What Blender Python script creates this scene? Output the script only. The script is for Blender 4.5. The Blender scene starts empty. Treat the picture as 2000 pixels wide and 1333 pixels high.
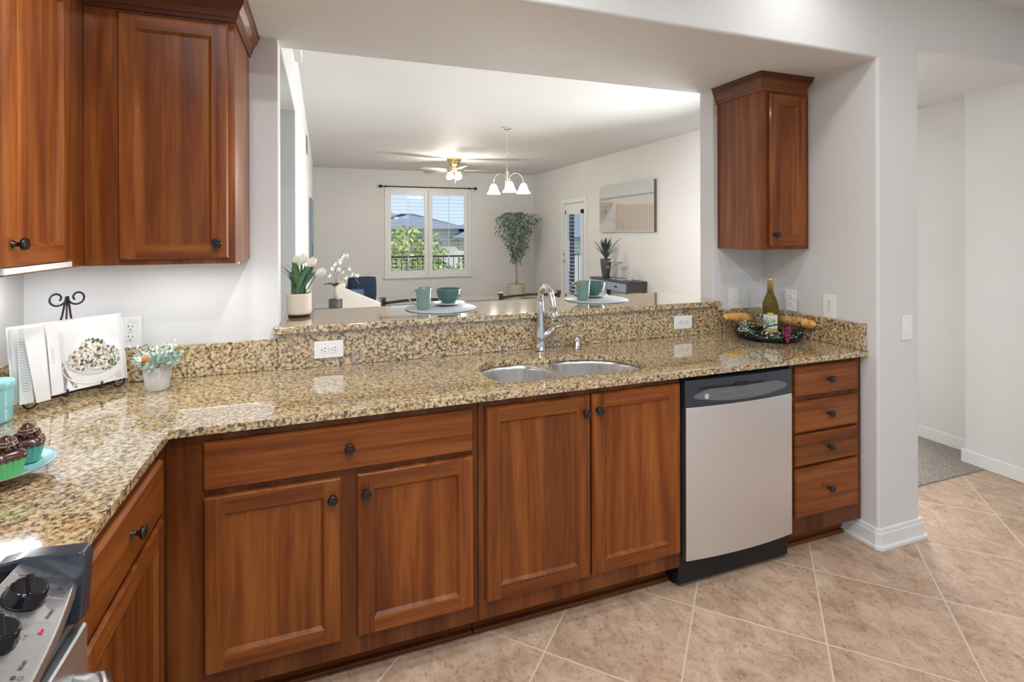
import bpy, bmesh, math, random
from mathutils import Matrix, Vector
R = random.Random(7)
scene = bpy.context.scene
C = scene.collection
PI = math.pi

# ------------------------------------------------------------------ camera
cd = bpy.data.cameras.new('camera'); cam = bpy.data.objects.new('camera', cd); C.objects.link(cam)
scene.camera = cam
cd.sensor_width = 36; cd.lens = 1014.16 / 2000 * 36
cd.shift_y = -(666.5 - 456.5) / 2000
cd.clip_start = .02; cd.clip_end = 500
rx_, up_, fw_ = Vector((.93955729, -.34237785, -.00308287)), Vector((.00329591, .00004044, .99999457)), Vector((.34237587, .93956235, -.00116645))
m = Matrix.Identity(4)
for i in range(3):
    m[i][0], m[i][1], m[i][2] = rx_[i], up_[i], -fw_[i]
m[2][3] = 1.455
cam.matrix_world = m

# ------------------------------------------------------------------ light, world, exposure
scene.view_settings.view_transform = 'Standard'
scene.view_settings.look = 'None'
scene.view_settings.gamma = 1
scene.view_settings.use_curve_mapping = False
scene.view_settings.exposure = 0.0
w = bpy.data.worlds.new('sky'); scene.world = w; w.use_nodes = True
nt = w.node_tree; nt.nodes.clear()
wo = nt.nodes.new('ShaderNodeOutputWorld'); bg = nt.nodes.new('ShaderNodeBackground'); bg.inputs[1].default_value = 1.15
tc = nt.nodes.new('ShaderNodeTexCoord'); sp = nt.nodes.new('ShaderNodeSeparateXYZ'); cr = nt.nodes.new('ShaderNodeValToRGB')
e = cr.color_ramp.elements
e[0].position = 0; e[0].color = (.64, .79, .97, 1)
e[1].position = .45; e[1].color = (.36, .60, .95, 1)
nt.links.new(tc.outputs['Generated'], sp.inputs[0]); nt.links.new(sp.outputs['Z'], cr.inputs[0])
nt.links.new(cr.outputs[0], bg.inputs[0]); nt.links.new(bg.outputs[0], wo.inputs[0])
sd = bpy.data.lights.new('sun', 'SUN'); sd.energy = 3.2; sd.angle = .01; sd.color = (1, .95, .87)
sun = bpy.data.objects.new('sun', sd); C.objects.link(sun)
sun.rotation_euler = Vector((-.62, -.45, .78)).to_track_quat('Z', 'Y').to_euler()

def area(name, loc, size, power, color=(.93, .965, 1), shape='DISK', size_y=None, direc=(0, 0, -1), spread=PI):
    l = bpy.data.lights.new(name, 'AREA'); l.shape = shape; l.size = size
    if size_y: l.size_y = size_y
    l.energy = power; l.color = color; l.spread = spread
    o = bpy.data.objects.new(name, l); C.objects.link(o); o.location = loc
    o.rotation_euler = Vector(direc).to_track_quat('-Z', 'Y').to_euler()
    return o
KCEIL = 2.62
CANS = [(.25, 1.40, 9), (1.85, 1.34, 2.4), (.3, .1, 22), (1.95, .1, 7.5), (1.1, -1.3, 22), (2.9, -1.3, 5), (3.1, .55, 1.5), (-.30, .75, 14)]  # last entry is a lamp added to brighten the kitchen's left side
for x, y, pw in CANS:
    area('downlight_lamp', (x, y, KCEIL - .012), .13, pw)
area('undercabinet_lamp', (-.47, 2.14, 1.338), .38, 1.15, shape='RECTANGLE', size_y=.03)
area('undercabinet_lamp', (-.915, 2.06, 1.338), .13, 1.3, shape='RECTANGLE', size_y=.03)
# fill lamp added to brighten the dining room, set at the unseen added window
area('dining_fill_lamp', (4.36, 3.95, 1.45), 1.6, 135, color=(.95, .97, 1), shape='RECTANGLE', size_y=1.7, direc=(-1, .05, -.25), spread=math.radians(135))
area('hall_fill_lamp', (-1.93, 2.86, 1.5), .5, 15, color=(.97, .98, 1), shape='RECTANGLE', size_y=1.5, direc=(1, .26, .02), spread=math.radians(30))  # unseen fill lamp added in the side hall to brighten the dining room
def point(name, loc, power, r, color=(1, .93, .82)):
    l = bpy.data.lights.new(name, 'POINT'); l.energy = power; l.shadow_soft_size = r; l.color = color
    o = bpy.data.objects.new(name, l); C.objects.link(o); o.location = loc; return o

# ------------------------------------------------------------------ materials
def mat(name, col=(.8, .8, .8), rough=.5, metal=0, coat=0, emit=None, es=0, trans=0, ior=1.45, spec=.5):
    m = bpy.data.materials.new(name); m.use_nodes = True
    b = m.node_tree.nodes['Principled BSDF']
    b.inputs['Base Color'].default_value = (*col, 1); b.inputs['Roughness'].default_value = rough
    b.inputs['Metallic'].default_value = metal; b.inputs['Coat Weight'].default_value = coat
    b.inputs['Coat Roughness'].default_value = .08
    b.inputs['Transmission Weight'].default_value = trans; b.inputs['IOR'].default_value = ior
    b.inputs['Specular IOR Level'].default_value = spec
    if emit: b.inputs['Emission Color'].default_value = (*emit, 1); b.inputs['Emission Strength'].default_value = es
    return m
def N(m, t, **kw):
    n = m.node_tree.nodes.new(t)
    for k, v in kw.items(): setattr(n, k, v)
    return n
def L(m, a, b): m.node_tree.links.new(a, b)
def BS(m): return m.node_tree.nodes['Principled BSDF']
def ramp(m, stops, interp='LINEAR'):
    n = N(m, 'ShaderNodeValToRGB'); cr = n.color_ramp; cr.interpolation = interp
    while len(cr.elements) < len(stops): cr.elements.new(.5)
    for e, (p, c) in zip(cr.elements, stops): e.position = p; e.color = (*c, 1)
    return n
def noise(m, scale, detail=3, rough=.5, vec=None, dist=0):
    n = N(m, 'ShaderNodeTexNoise'); n.inputs['Scale'].default_value = scale; n.inputs['Detail'].default_value = detail
    n.inputs['Roughness'].default_value = rough; n.inputs['Distortion'].default_value = dist
    if vec: L(m, vec, n.inputs['Vector'])
    return n
def bump(m, h, strength=.2, dist=.01):
    b = N(m, 'ShaderNodeBump'); b.inputs['Strength'].default_value = strength; b.inputs['Distance'].default_value = dist
    L(m, h, b.inputs['Height']); L(m, b.outputs[0], BS(m).inputs['Normal']); return b
def pos(m): return N(m, 'ShaderNodeNewGeometry').outputs['Position']
def objco(m): return N(m, 'ShaderNodeTexCoord').outputs['Object']
def mix(m, f, a, b, mode='MIX'):
    n = N(m, 'ShaderNodeMix', data_type='RGBA', blend_type=mode)
    if isinstance(f, float): n.inputs[0].default_value = f
    else: L(m, f, n.inputs[0])
    for v, i in ((a, 6), (b, 7)):
        if isinstance(v, tuple): n.inputs[i].default_value = (*v, 1)
        else: L(m, v, n.inputs[i])
    return n.outputs[2]

def paint(name, col, bs=.12):
    m = mat(name, col, .62, spec=.3)
    n = noise(m, 170, 4, .6, pos(m)); bump(m, n.outputs[0], bs, .004)
    n2 = noise(m, 1.3, 2, .5, pos(m)); r = ramp(m, [(.3, tuple(c * .975 for c in col)), (.7, tuple(min(1, c * 1.02) for c in col))])
    L(m, n2.outputs[0], r.inputs[0]); L(m, r.outputs[0], BS(m).inputs['Base Color'])
    return m
M_wall = paint('wall_paint', (.725, .715, .70), .35)
M_ceil = paint('ceiling_paint', (.72, .71, .70), .4)
M_trim = mat('white_trim', (.80, .80, .79), .35)
M_white = mat('white_plastic', (.86, .85, .82), .3)

def granite(name):
    m = mat(name, rough=.09, coat=1.0, spec=.55)
    BS(m).inputs['Coat Roughness'].default_value = .03; BS(m).inputs['Coat IOR'].default_value = 1.6
    p = pos(m)
    mp = N(m, 'ShaderNodeMapping'); L(m, p, mp.inputs[0]); mp.inputs['Rotation'].default_value = (.4, .3, .5)
    P = mp.outputs[0]
    a = noise(m, 88, 5, .66, P, .3)
    base = ramp(m, [(.34, (.026, .020, .017)), (.42, (.13, .082, .048)), (.475, (.38, .265, .135)), (.55, (.60, .455, .25)), (.65, (.74, .61, .40)), (.77, (.84, .76, .60))])
    L(m, a.outputs[0], base.inputs[0])
    g = noise(m, 6, 4, .65, P, .8); gm = ramp(m, [(.60, (0, 0, 0)), (.70, (.85, .85, .85))]); L(m, g.outputs[0], gm.inputs[0])
    gg = noise(m, 95, 4, .6, P); gr = ramp(m, [(.33, (.05, .048, .046)), (.5, (.27, .25, .23)), (.66, (.55, .52, .47))]); L(m, gg.outputs[0], gr.inputs[0])
    c1 = mix(m, gm.outputs[0], base.outputs[0], gr.outputs[0])
    v = N(m, 'ShaderNodeTexVoronoi'); v.inputs['Scale'].default_value = 105; L(m, P, v.inputs['Vector'])
    vd = ramp(m, [(.10, (1, 1, 1)), (.20, (0, 0, 0))]); L(m, v.outputs['Distance'], vd.inputs[0])
    k = noise(m, 22, 3, .6, P); km = ramp(m, [(.42, (0, 0, 0)), (.52, (1, 1, 1))]); L(m, k.outputs[0], km.inputs[0])
    mm = mix(m, 1.0, vd.outputs[0], km.outputs[0], 'MULTIPLY')
    c2 = mix(m, mm, c1, (.03, .026, .026))
    o = noise(m, 14, 2, .5, P); om = ramp(m, [(.57, (0, 0, 0)), (.68, (.28, .28, .28))]); L(m, o.outputs[0], om.inputs[0])
    c3 = mix(m, om.outputs[0], c2, (.50, .24, .07))
    L(m, c3, BS(m).inputs['Base Color'])
    return m
M_gran = granite('gold_granite')

def wood(name, sc, dark=1.0):
    m = mat(name, rough=.34, coat=.12, spec=.32)
    oi = N(m, 'ShaderNodeObjectInfo'); mp = N(m, 'ShaderNodeMapping'); L(m, pos(m), mp.inputs[0])
    cb = N(m, 'ShaderNodeCombineXYZ'); mu = N(m, 'ShaderNodeMath', operation='MULTIPLY'); mu.inputs[1].default_value = 40
    L(m, oi.outputs['Random'], mu.inputs[0])
    for i in range(3): L(m, mu.outputs[0], cb.inputs[i])
    L(m, cb.outputs[0], mp.inputs['Location']); mp.inputs['Scale'].default_value = sc
    P = mp.outputs[0]
    a = noise(m, 1, 5, .62, P, .35)
    d = dark * .80
    r = ramp(m, [(.25, (.125 * d, .026 * d, .0050 * d)), (.44, (.215 * d, .054 * d, .0095 * d)), (.58, (.305 * d, .088 * d, .016 * d)), (.78, (.40 * d, .138 * d, .030 * d))])
    L(m, a.outputs[0], r.inputs[0])
    mp2 = N(m, 'ShaderNodeMapping'); mp2.inputs['Scale'].default_value = tuple(s * 7 if s > 8 else s * 2 for s in sc); L(m, pos(m), mp2.inputs[0])
    f = noise(m, 1, 3, .6, mp2.outputs[0], .2); fr = ramp(m, [(.3, (.88, .87, .86)), (.65, (1.05, 1.04, 1.03))]); L(m, f.outputs[0], fr.inputs[0])
    c = mix(m, 1.0, r.outputs[0], fr.outputs[0], 'MULTIPLY')
    bd = N(m, 'ShaderNodeVectorMath', operation='MULTIPLY'); L(m, pos(m), bd.inputs[0]); bd.inputs[1].default_value = (9.3, 9.3, 0) if sc[2] < 8 else (0, 0, 11.7)
    fl_ = N(m, 'ShaderNodeVectorMath', operation='FLOOR'); L(m, bd.outputs[0], fl_.inputs[0])
    wn_ = N(m, 'ShaderNodeTexWhiteNoise'); wn_.noise_dimensions = '4D'; L(m, fl_.outputs[0], wn_.inputs['Vector']); L(m, oi.outputs['Random'], wn_.inputs['W'])
    wr = ramp(m, [(0, (.82, .80, .78)), (1, (1.16, 1.18, 1.16))]); L(m, wn_.outputs['Value'], wr.inputs[0])
    c = mix(m, 1.0, c, wr.outputs[0], 'MULTIPLY')
    hs = N(m, 'ShaderNodeHueSaturation'); vr = N(m, 'ShaderNodeMapRange'); vr.inputs[3].default_value = .88; vr.inputs[4].default_value = 1.14
    L(m, oi.outputs['Random'], vr.inputs[0]); L(m, vr.outputs[0], hs.inputs['Value']); L(m, c, hs.inputs['Color'])
    L(m, hs.outputs[0], BS(m).inputs['Base Color'])
    bump(m, f.outputs[0], .04, .002)
    return m
M_wv = wood('cherry_wood_upright_grain', (24, 24, 1.5))
M_wh = wood('cherry_wood_level_grain', (1.5, 1.5, 26))
M_wd = wood('dark_cherry_wood', (16, 16, 1.3), .62)
M_kick = wood('toe_kick_wood', (1.3, 1.3, 20), .8)
M_wc = wood('crown_cherry_wood', (1.3, 1.3, 20), .6)

def floor_mat():
    m = mat('stone_look_tile', rough=.33, spec=.45)
    mp = N(m, 'ShaderNodeMapping'); mp.vector_type = 'TEXTURE'
    mp.inputs['Location'].default_value = (1.982, 1.655, 0); mp.inputs['Rotation'].default_value = (0, 0, PI / 4); L(m, pos(m), mp.inputs[0])
    br = N(m, 'ShaderNodeTexBrick'); br.offset = 0; br.squash = 1
    for k, v in (('Scale', 1), ('Mortar Size', .0036), ('Mortar Smooth', .2), ('Brick Width', .4465), ('Row Height', .4465), ('Bias', 0)): br.inputs[k].default_value = v
    br.inputs['Color1'].default_value = (0, 0, 0, 1); br.inputs['Color2'].default_value = (1, 1, 1, 1)
    L(m, mp.outputs[0], br.inputs['Vector'])
    ad = N(m, 'ShaderNodeVectorMath', operation='MULTIPLY_ADD'); L(m, br.outputs['Color'], ad.inputs[0]); ad.inputs[1].default_value = (9, 4, 2); L(m, pos(m), ad.inputs[2])
    st = N(m, 'ShaderNodeMapping'); st.inputs['Rotation'].default_value = (0, 0, .5); st.inputs['Scale'].default_value = (1.5, 1.1, 1); L(m, ad.outputs[0], st.inputs[0])
    a = noise(m, 11, 10, .76, st.outputs[0], .5)
    r = ramp(m, [(.32, (.34, .225, .15)), (.42, (.48, .33, .225)), (.52, (.575, .405, .29)), (.62, (.65, .49, .37)), (.75, (.72, .59, .48))])
    L(m, a.outputs[0], r.inputs[0])
    b = noise(m, 55, 5, .65, st.outputs[0], .8); b2 = ramp(m, [(.34, (.62, .54, .47)), (.43, (1, 1, 1))]); L(m, b.outputs[0], b2.inputs[0])
    c = mix(m, 1.0, r.outputs[0], b2.outputs[0], 'MULTIPLY')
    big = noise(m, 3.2, 4, .6, ad.outputs[0]); bgr = ramp(m, [(.35, (.86, .84, .82)), (.6, (1.06, 1.05, 1.04))]); L(m, big.outputs[0], bgr.inputs[0]); c = mix(m, 1.0, c, bgr.outputs[0], 'MULTIPLY')
    c = mix(m, br.outputs['Fac'], c, (.71, .575, .44))
    L(m, c, BS(m).inputs['Base Color'])
    inv = N(m, 'ShaderNodeMath', operation='SUBTRACT'); inv.inputs[0].default_value = 1; L(m, br.outputs['Fac'], inv.inputs[1])
    bump(m, inv.outputs[0], .4, .002)
    return m
M_tile = floor_mat()
def carpet_mat():
    m = mat('beige_carpet', rough=.95, spec=.1)
    n = noise(m, 105, 6, .8, pos(m)); r = ramp(m, [(.34, (.20, .17, .14)), (.5, (.47, .42, .36)), (.66, (.72, .66, .58))])
    L(m, n.outputs[0], r.inputs[0]); L(m, r.outputs[0], BS(m).inputs['Base Color']); bump(m, n.outputs[0], .9, .012); return m
M_carpet = carpet_mat()
def steel(name, sc, col=(.62, .61, .59), rough=.27):
    m = mat(name, col, rough, 1)
    mp = N(m, 'ShaderNodeMapping'); mp.inputs['Scale'].default_value = sc; L(m, pos(m), mp.inputs[0])
    n = noise(m, 1, 3, .6, mp.outputs[0]); r = N(m, 'ShaderNodeMapRange'); r.inputs[3].default_value = rough - .05; r.inputs[4].default_value = rough + .10
    L(m, n.outputs[0], r.inputs[0]); L(m, r.outputs[0], BS(m).inputs['Roughness']); bump(m, n.outputs[0], .02, .001); return m
M_ss = steel('brushed_steel', (2, 2, 260), (.78, .82, .85), .34)
M_sink = steel('sink_steel', (40, 40, 3), (.80, .80, .80), .24)
M_panel = steel('range_panel_steel', (260, 3, 260), (.62, .63, .64), .30)
M_chrome = mat('polished_chrome', (.62, .61, .60), .18, 1)
M_nickel = mat('brushed_nickel', (.72, .70, .67), .25, 1)
M_brass = mat('polished_brass', (.80, .62, .33), .18, 1)
M_black = mat('black_plastic', (.006, .007, .009), .14, spec=.4)
M_dwblk = mat('slate_black_plastic', (.028, .034, .046), .25, coat=.3)
M_dwlens = mat('smoked_grey_console', (.13, .135, .145), .2, coat=.5)
M_dark = mat('dark_gap', (.008, .008, .009), .6)
M_bronze = mat('oil_rubbed_bronze', (.022, .017, .016), .22, .55, coat=.4)
M_iron = mat('wrought_iron', (.028, .026, .026), .42, .5)
M_ink = mat('dark_ink', (.05, .05, .055), .5)
M_red = mat('red_mark', (.45, .01, .08), .4)
M_paper = mat('white_paper', (.86, .85, .83), .55)
def thin_glass(name, tint=(1, 1, 1), k=.9):
    m = bpy.data.materials.new(name); m.use_nodes = True; n = m.node_tree.nodes; n.clear()
    o = n.new('ShaderNodeOutputMaterial'); mx = n.new('ShaderNodeMixShader'); t = n.new('ShaderNodeBsdfTransparent'); g_ = n.new('ShaderNodeBsdfGlossy'); lw = n.new('ShaderNodeLayerWeight')
    t.inputs[0].default_value = (*tint, 1); g_.inputs['Roughness'].default_value = .02; lw.inputs[0].default_value = .28
    mu = n.new('ShaderNodeMath'); mu.operation = 'MULTIPLY'; mu.inputs[1].default_value = k
    l = m.node_tree.links; l.new(lw.outputs['Fresnel'], mu.inputs[0]); l.new(mu.outputs[0], mx.inputs[0]); l.new(t.outputs[0], mx.inputs[1]); l.new(g_.outputs[0], mx.inputs[2]); l.new(mx.outputs[0], o.inputs[0]); return m
M_glass = thin_glass('clear_glass', (.985, .99, .99), .42)
M_pane = thin_glass('window_pane', (.98, .99, .99), .12)
def simple(name, c, r=.5, **k): return mat(name, c, r, **k)
M_teal = simple('teal_stoneware', (.19, .30, .265), .18, coat=.5)
M_teal2 = simple('deep_teal_glaze', (.065, .155, .165), .13, coat=.6)
M_rim = simple('brown_glaze_rim', (.30, .17, .09), .3)
M_aqua = simple('aqua_tin', (.27, .56, .58), .28, coat=.3)
M_aquapl = simple('aqua_glaze', (.36, .66, .70), .12, coat=.6)
M_green = simple('green_leaf', (.09, .18, .07), .5)
M_leafd = simple('ficus_leaf', (.10, .16, .12), .5)
M_leafd2 = simple('ficus_leaf_grey', (.24, .31, .27), .5)
M_sage = simple('sage_leaf', (.42, .52, .42), .6)
M_sage2 = simple('pale_sage_leaf', (.66, .74, .66), .6)
M_cream = simple('cream_petal', (.86, .83, .68), .5)
M_pinkw = simple('blush_petal', (.86, .78, .74), .5)
M_orange = simple('orange_flower', (.72, .22, .035), .6)
M_conc = simple('whitewashed_pot', (.66, .63, .60), .7)
M_potc = simple('cream_ribbed_pot', (.74, .62, .50), .6)
M_mat = simple('blue_grey_mat', (.45, .49, .52), .5)
M_choc = simple('chocolate_icing', (.062, .022, .016), .22, coat=.4)
M_choc2 = simple('chocolate_rim', (.42, .26, .17), .4)
M_gpap = simple('green_cupcake_paper', (.12, .40, .13), .5)
M_tpap = simple('teal_cupcake_paper', (.08, .33, .26), .5)
M_yel = simple('yellow_paper', (.65, .42, .02), .5)
M_bread = simple('bread_crust', (.72, .35, .085), .6)
BS(M_bread).inputs['Roughness'].default_value = .7
_n = noise(M_bread, 38, 5, .6, pos(M_bread)); _r = ramp(M_bread, [(.3, (.50, .20, .035)), (.5, (.74, .38, .09)), (.7, (.86, .60, .26))]); L(M_bread, _n.outputs[0], _r.inputs[0]); L(M_bread, _r.outputs[0], BS(M_bread).inputs['Base Color']); bump(M_bread, _n.outputs[0], .5, .004)
M_grape = simple('grape_skin', (.22, .012, .055), .2, coat=.5)
M_wine = mat('olive_bottle_glass', (.24, .22, .035), .03, trans=.7, ior=1.25)
M_foil = simple('gold_foil', (.62, .50, .27), .35, metal=.7)
M_label = simple('wine_label', (.80, .80, .72), .5)
M_labely = simple('yellow_label_print', (.75, .50, .10), .5)
M_labelg = simple('green_label_print', (.22, .38, .22), .5)
M_lamp = mat('frosted_lamp_glass', (.95, .93, .88), .4, emit=(1, .90, .74), es=5.5)
M_bulb = mat('lit_bulb', (1, 1, 1), .4, emit=(1, .88, .70), es=9)
M_canl = mat('lit_downlight_lens', (1, 1, 1), .4, emit=(1, .96, .90), es=9)
M_blade = simple('grey_fan_blade', (.30, .28, .26), .4)
M_navy = simple('navy_knit', (.008, .024, .045), .85)
M_stripe = simple('pale_blue_stripe', (.20, .42, .55), .8)
M_sofa = simple('white_leather', (.72, .68, .62), .45)
M_basket = simple('woven_basket', (.58, .50, .39), .8)
M_bark = simple('pale_bark', (.50, .45, .40), .8)
M_vase = simple('charcoal_vase', (.075, .068, .064), .45)
M_console = simple('slate_blue_paint', (.29, .33, .42), .5)
M_consd = simple('charcoal_paint', (.075, .072, .078), .5)
M_soil = simple('dark_soil', (.03, .022, .018), .9)
M_stool = simple('dark_stool_metal', (.04, .036, .033), .45, metal=.3)
M_gold = simple('antique_gold_handle', (.35, .20, .06), .3, metal=.6)

# ------------------------------------------------------------------ mesh builder
OFF = {}
class MB:
    def __init__(s): s.v = []; s.f = []; s.mi = []; s.sm = []; s.M = None
    def add(s, vs, fs, mi=0, smooth=False):
        b = len(s.v)
        for p in vs:
            p = Vector(p)
            s.v.append(s.M @ p if s.M else p)
        for f in fs: s.f.append([i + b for i in f]); s.mi.append(mi); s.sm.append(smooth)
        return s
    def box(s, x0, x1, y0, y1, z0, z1, mi=0):
        return s.add([(x0, y0, z0), (x1, y0, z0), (x1, y1, z0), (x0, y1, z0), (x0, y0, z1), (x1, y0, z1), (x1, y1, z1), (x0, y1, z1)],
                     [(0, 3, 2, 1), (4, 5, 6, 7), (0, 1, 5, 4), (1, 2, 6, 5), (2, 3, 7, 6), (3, 0, 4, 7)], mi)
    def prism(s, poly, z0, z1, mi=0, smooth=False):
        n = len(poly)
        s.add([(x, y, z0) for x, y in poly] + [(x, y, z1) for x, y in poly], [tuple(range(n))[::-1], tuple(range(n, 2 * n))], mi)
        b = len(s.v) - 2 * n
        for i in range(n): s.f.append([b + i, b + (i + 1) % n, b + n + (i + 1) % n, b + n + i]); s.mi.append(mi); s.sm.append(smooth)
        return s
    def prism_y(s, poly, y0, y1, mi=0):   # poly in (x,z)
        n = len(poly)
        return s.add([(x, y0, z) for x, z in poly] + [(x, y1, z) for x, z in poly],
                     [tuple(range(n)), tuple(range(n, 2 * n))[::-1]] + [(i, n + i, n + (i + 1) % n, (i + 1) % n) for i in range(n)], mi)
    def lathe(s, prof, c=(0, 0, 0), seg=24, mi=0, axis='z', sx=1, sy=1, smooth=True):
        vs = []; fs = []; n = len(prof)
        for r, h in prof:
            for k in range(seg):
                a = 2 * PI * k / seg; p = (r * math.cos(a) * sx, r * math.sin(a) * sy, h)
                if axis == 'x': p = (p[2], p[0], p[1])
                if axis == 'y': p = (p[0], p[2], p[1])
                if axis == '-y': p = (p[0], -p[2], p[1])
                vs.append((p[0] + c[0], p[1] + c[1], p[2] + c[2]))
        for i in range(n - 1):
            for k in range(seg): fs.append((i * seg + k, i * seg + (k + 1) % seg, (i + 1) * seg + (k + 1) % seg, (i + 1) * seg + k))
        s.add(vs, fs, mi, smooth)
        if prof[0][0] > 1e-5: b = len(s.v) - len(vs); s.f.append([b + k for k in range(seg)][::-1]); s.mi.append(mi); s.sm.append(False)
        if prof[-1][0] > 1e-5: b = len(s.v) - seg; s.f.append([b + k for k in range(seg)]); s.mi.append(mi); s.sm.append(False)
        return s
    def tube(s, pts, r, seg=10, mi=0, closed=False):
        pts = [Vector(p) for p in pts]; n = len(pts); rs = r if isinstance(r, (list, tuple)) else [r] * n
        vs = []; fs = []; prev = None
        for i, p in enumerate(pts):
            if closed: t = pts[(i + 1) % n] - pts[i - 1]
            else: t = pts[min(i + 1, n - 1)] - pts[max(i - 1, 0)]
            t.normalize()
            if prev is None:
                a = Vector((0, 0, 1)) if abs(t.z) < .9 else Vector((1, 0, 0)); u = t.cross(a).normalized()
            else: u = (prev - t * prev.dot(t)).normalized()
            prev = u; q = t.cross(u)
            for k in range(seg):
                a = 2 * PI * k / seg; vs.append(p + (u * math.cos(a) + q * math.sin(a)) * rs[i])
        m_ = n if closed else n - 1
        for i in range(m_):
            j = (i + 1) % n
            for k in range(seg): fs.append((i * seg + k, i * seg + (k + 1) % seg, j * seg + (k + 1) % seg, j * seg + k))
        s.add(vs, fs, mi, True)
        if not closed:
            b = len(s.v) - len(vs)
            s.f.append([b + k for k in range(seg)][::-1]); s.mi.append(mi); s.sm.append(False)
            s.f.append([b + (n - 1) * seg + k for k in range(seg)]); s.mi.append(mi); s.sm.append(False)
        return s
    def ball(s, c, r, seg=12, mi=0, sz=1):
        prof = [(1e-6 if i in (0, 6) else r * math.sin(PI * i / 6), -r * sz * math.cos(PI * i / 6)) for i in range(7)]
        return s.lathe(prof, c, seg, mi)
    def leaf(s, p, d, L_, W, mi=0, bend=0):
        p = Vector(p); d = Vector(d).normalized(); u = d.cross(Vector((R.uniform(-1, 1), R.uniform(-1, 1), R.uniform(-.4, 1)))).normalized()
        n = d.cross(u)
        return s.add([p, p + d * L_ * .45 + u * W * .5 + n * bend * .5, p + d * L_ + n * bend, p + d * L_ * .45 - u * W * .5 + n * bend * .5], [(0, 1, 2, 3)], mi)
    def blade(s, pts, w, side, mi=0):
        pts = [Vector(p) for p in pts]; n = len(pts); side = Vector(side).normalized(); vs = []; fs = []
        for i, p in enumerate(pts):
            t = i / (n - 1); ww = w * (.55 + 1.1 * t) * (1 - t) ** .5 if t < 1 else .0005; ww = max(ww, .0005)
            vs += [p - side * ww / 2, p + side * ww / 2]
        for i in range(n - 1): fs.append((2 * i, 2 * i + 1, 2 * i + 3, 2 * i + 2))
        return s.add(vs, fs, mi, True)
    def build(s, name, mats, parent=None, bev=0, seg=2, world=True, recalc=True, solid=0, subd=0):
        me = bpy.data.meshes.new(name)
        off = Vector((0, 0, 0))
        if parent is not None and world: off = OFF.get(parent.name, Vector((0, 0, 0)))
        me.from_pydata([tuple(p - off) for p in s.v], [], s.f)
        if not isinstance(mats, (list, tuple)): mats = [mats]
        for mm in mats: me.materials.append(mm)
        for i, p in enumerate(me.polygons): p.material_index = s.mi[i]; p.use_smooth = s.sm[i]
        if recalc:
            bm = bmesh.new(); bm.from_mesh(me); bmesh.ops.recalc_face_normals(bm, faces=bm.faces); bm.to_mesh(me); bm.free()
        o = bpy.data.objects.new(name, me); C.objects.link(o)
        if parent is not None:
            o.parent = parent; OFF[o.name] = off
        else: OFF[o.name] = Vector((0, 0, 0))
        if solid: md = o.modifiers.new('t', 'SOLIDIFY'); md.thickness = solid
        if bev:
            md = o.modifiers.new('b', 'BEVEL'); md.width = bev; md.segments = seg; md.limit_method = 'ANGLE'; md.angle_limit = math.radians(40)
            if seg > 2:
                for p in me.polygons: p.use_smooth = True
                md.harden_normals = True
        if subd: md = o.modifiers.new('s', 'SUBSURF'); md.levels = subd; md.render_levels = subd
        return o
def thing(name, label, cat, loc=(0, 0, 0), rotz=0, group=None):
    o = bpy.data.objects.new(name, None); C.objects.link(o); o.location = loc; o.rotation_euler = (0, 0, rotz); o.empty_display_size = .05
    o['label'] = label; o['category'] = cat
    if group: o['group'] = group
    OFF[o.name] = Vector(loc) if not rotz else Vector((0, 0, 0))
    return o
def tag(o, label, cat, group=None):
    o['label'] = label; o['category'] = cat
    if group: o['group'] = group
    return o
def struct(name, mb, m_, bev=0, seg=2):
    o = mb.build(name, m_, None, bev, seg); o['kind'] = 'structure'; return o
def rot(loc, a): return Matrix.Translation(Vector(loc)) @ Matrix.Rotation(a, 4, 'Z')
def rrect(x0, x1, y0, y1, r, n=6):
    out = []
    for cx, cy, a0 in ((x1 - r, y1 - r, 0), (x0 + r, y1 - r, 90), (x0 + r, y0 + r, 180), (x1 - r, y0 + r, 270)):
        for k in range(n + 1):
            a = math.radians(a0 + 90 * k / n); out.append((cx + r * math.cos(a), cy + r * math.sin(a)))
    return out
def frame_map(o, u, n, v):
    m = Matrix.Identity(4)
    for i in range(3): m[i][0] = u[i]; m[i][1] = n[i]; m[i][2] = v[i]; m[i][3] = o[i]
    return m
BACK = lambda x, y, z: frame_map((x, y, z), (1, 0, 0), (0, -1, 0), (0, 0, 1))     # faces the camera side (-Y)
LEFT = lambda x, y, z: frame_map((x, y, z), (0, 1, 0), (1, 0, 0), (0, 0, 1))      # faces +X
RIGHT = lambda x, y, z: frame_map((x, y, z), (0, -1, 0), (-1, 0, 0), (0, 0, 1))   # faces -X

# ------------------------------------------------------------------ constants of the place
WX, WY, WT = -1.0, 2.33, 2.438       # left wall, kitchen back wall front and rear face
FY = 1.66                            # plane of the header and the column
CZ, CB = .90, .876
SOF = 2.252
BY, RX, LX, DC = 10.74, 4.44, -.17, 2.742
BAR = 1.079
JL, JR = -.17, 2.04

# ------------------------------------------------------------------ structure
struct('floor', MB().box(-1.3, 4.4, -3.2, 1.99, -.05, 0), M_tile)
struct('floor_carpet', MB().box(-2.2, 5.0, 1.99, BY + .15, -.05, .006), M_carpet)
mb = MB()
mb.box(-1.12, 4.05, -3.2, FY, KCEIL, KCEIL + .1)
struct('ceiling', mb, M_ceil)
struct('ceiling_dining', MB().box(-.17, RX + .12, WT, BY + .12, DC, DC + .1), M_ceil)
struct('ceiling_hall', MB().box(2.669, 4.05, WT, 2.9, 2.3272, 2.36), M_ceil)
struct('ceiling_side_hall', MB().box(-2.0, -.272, WT, 3.80, 2.2852, 2.36), M_ceil)
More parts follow.
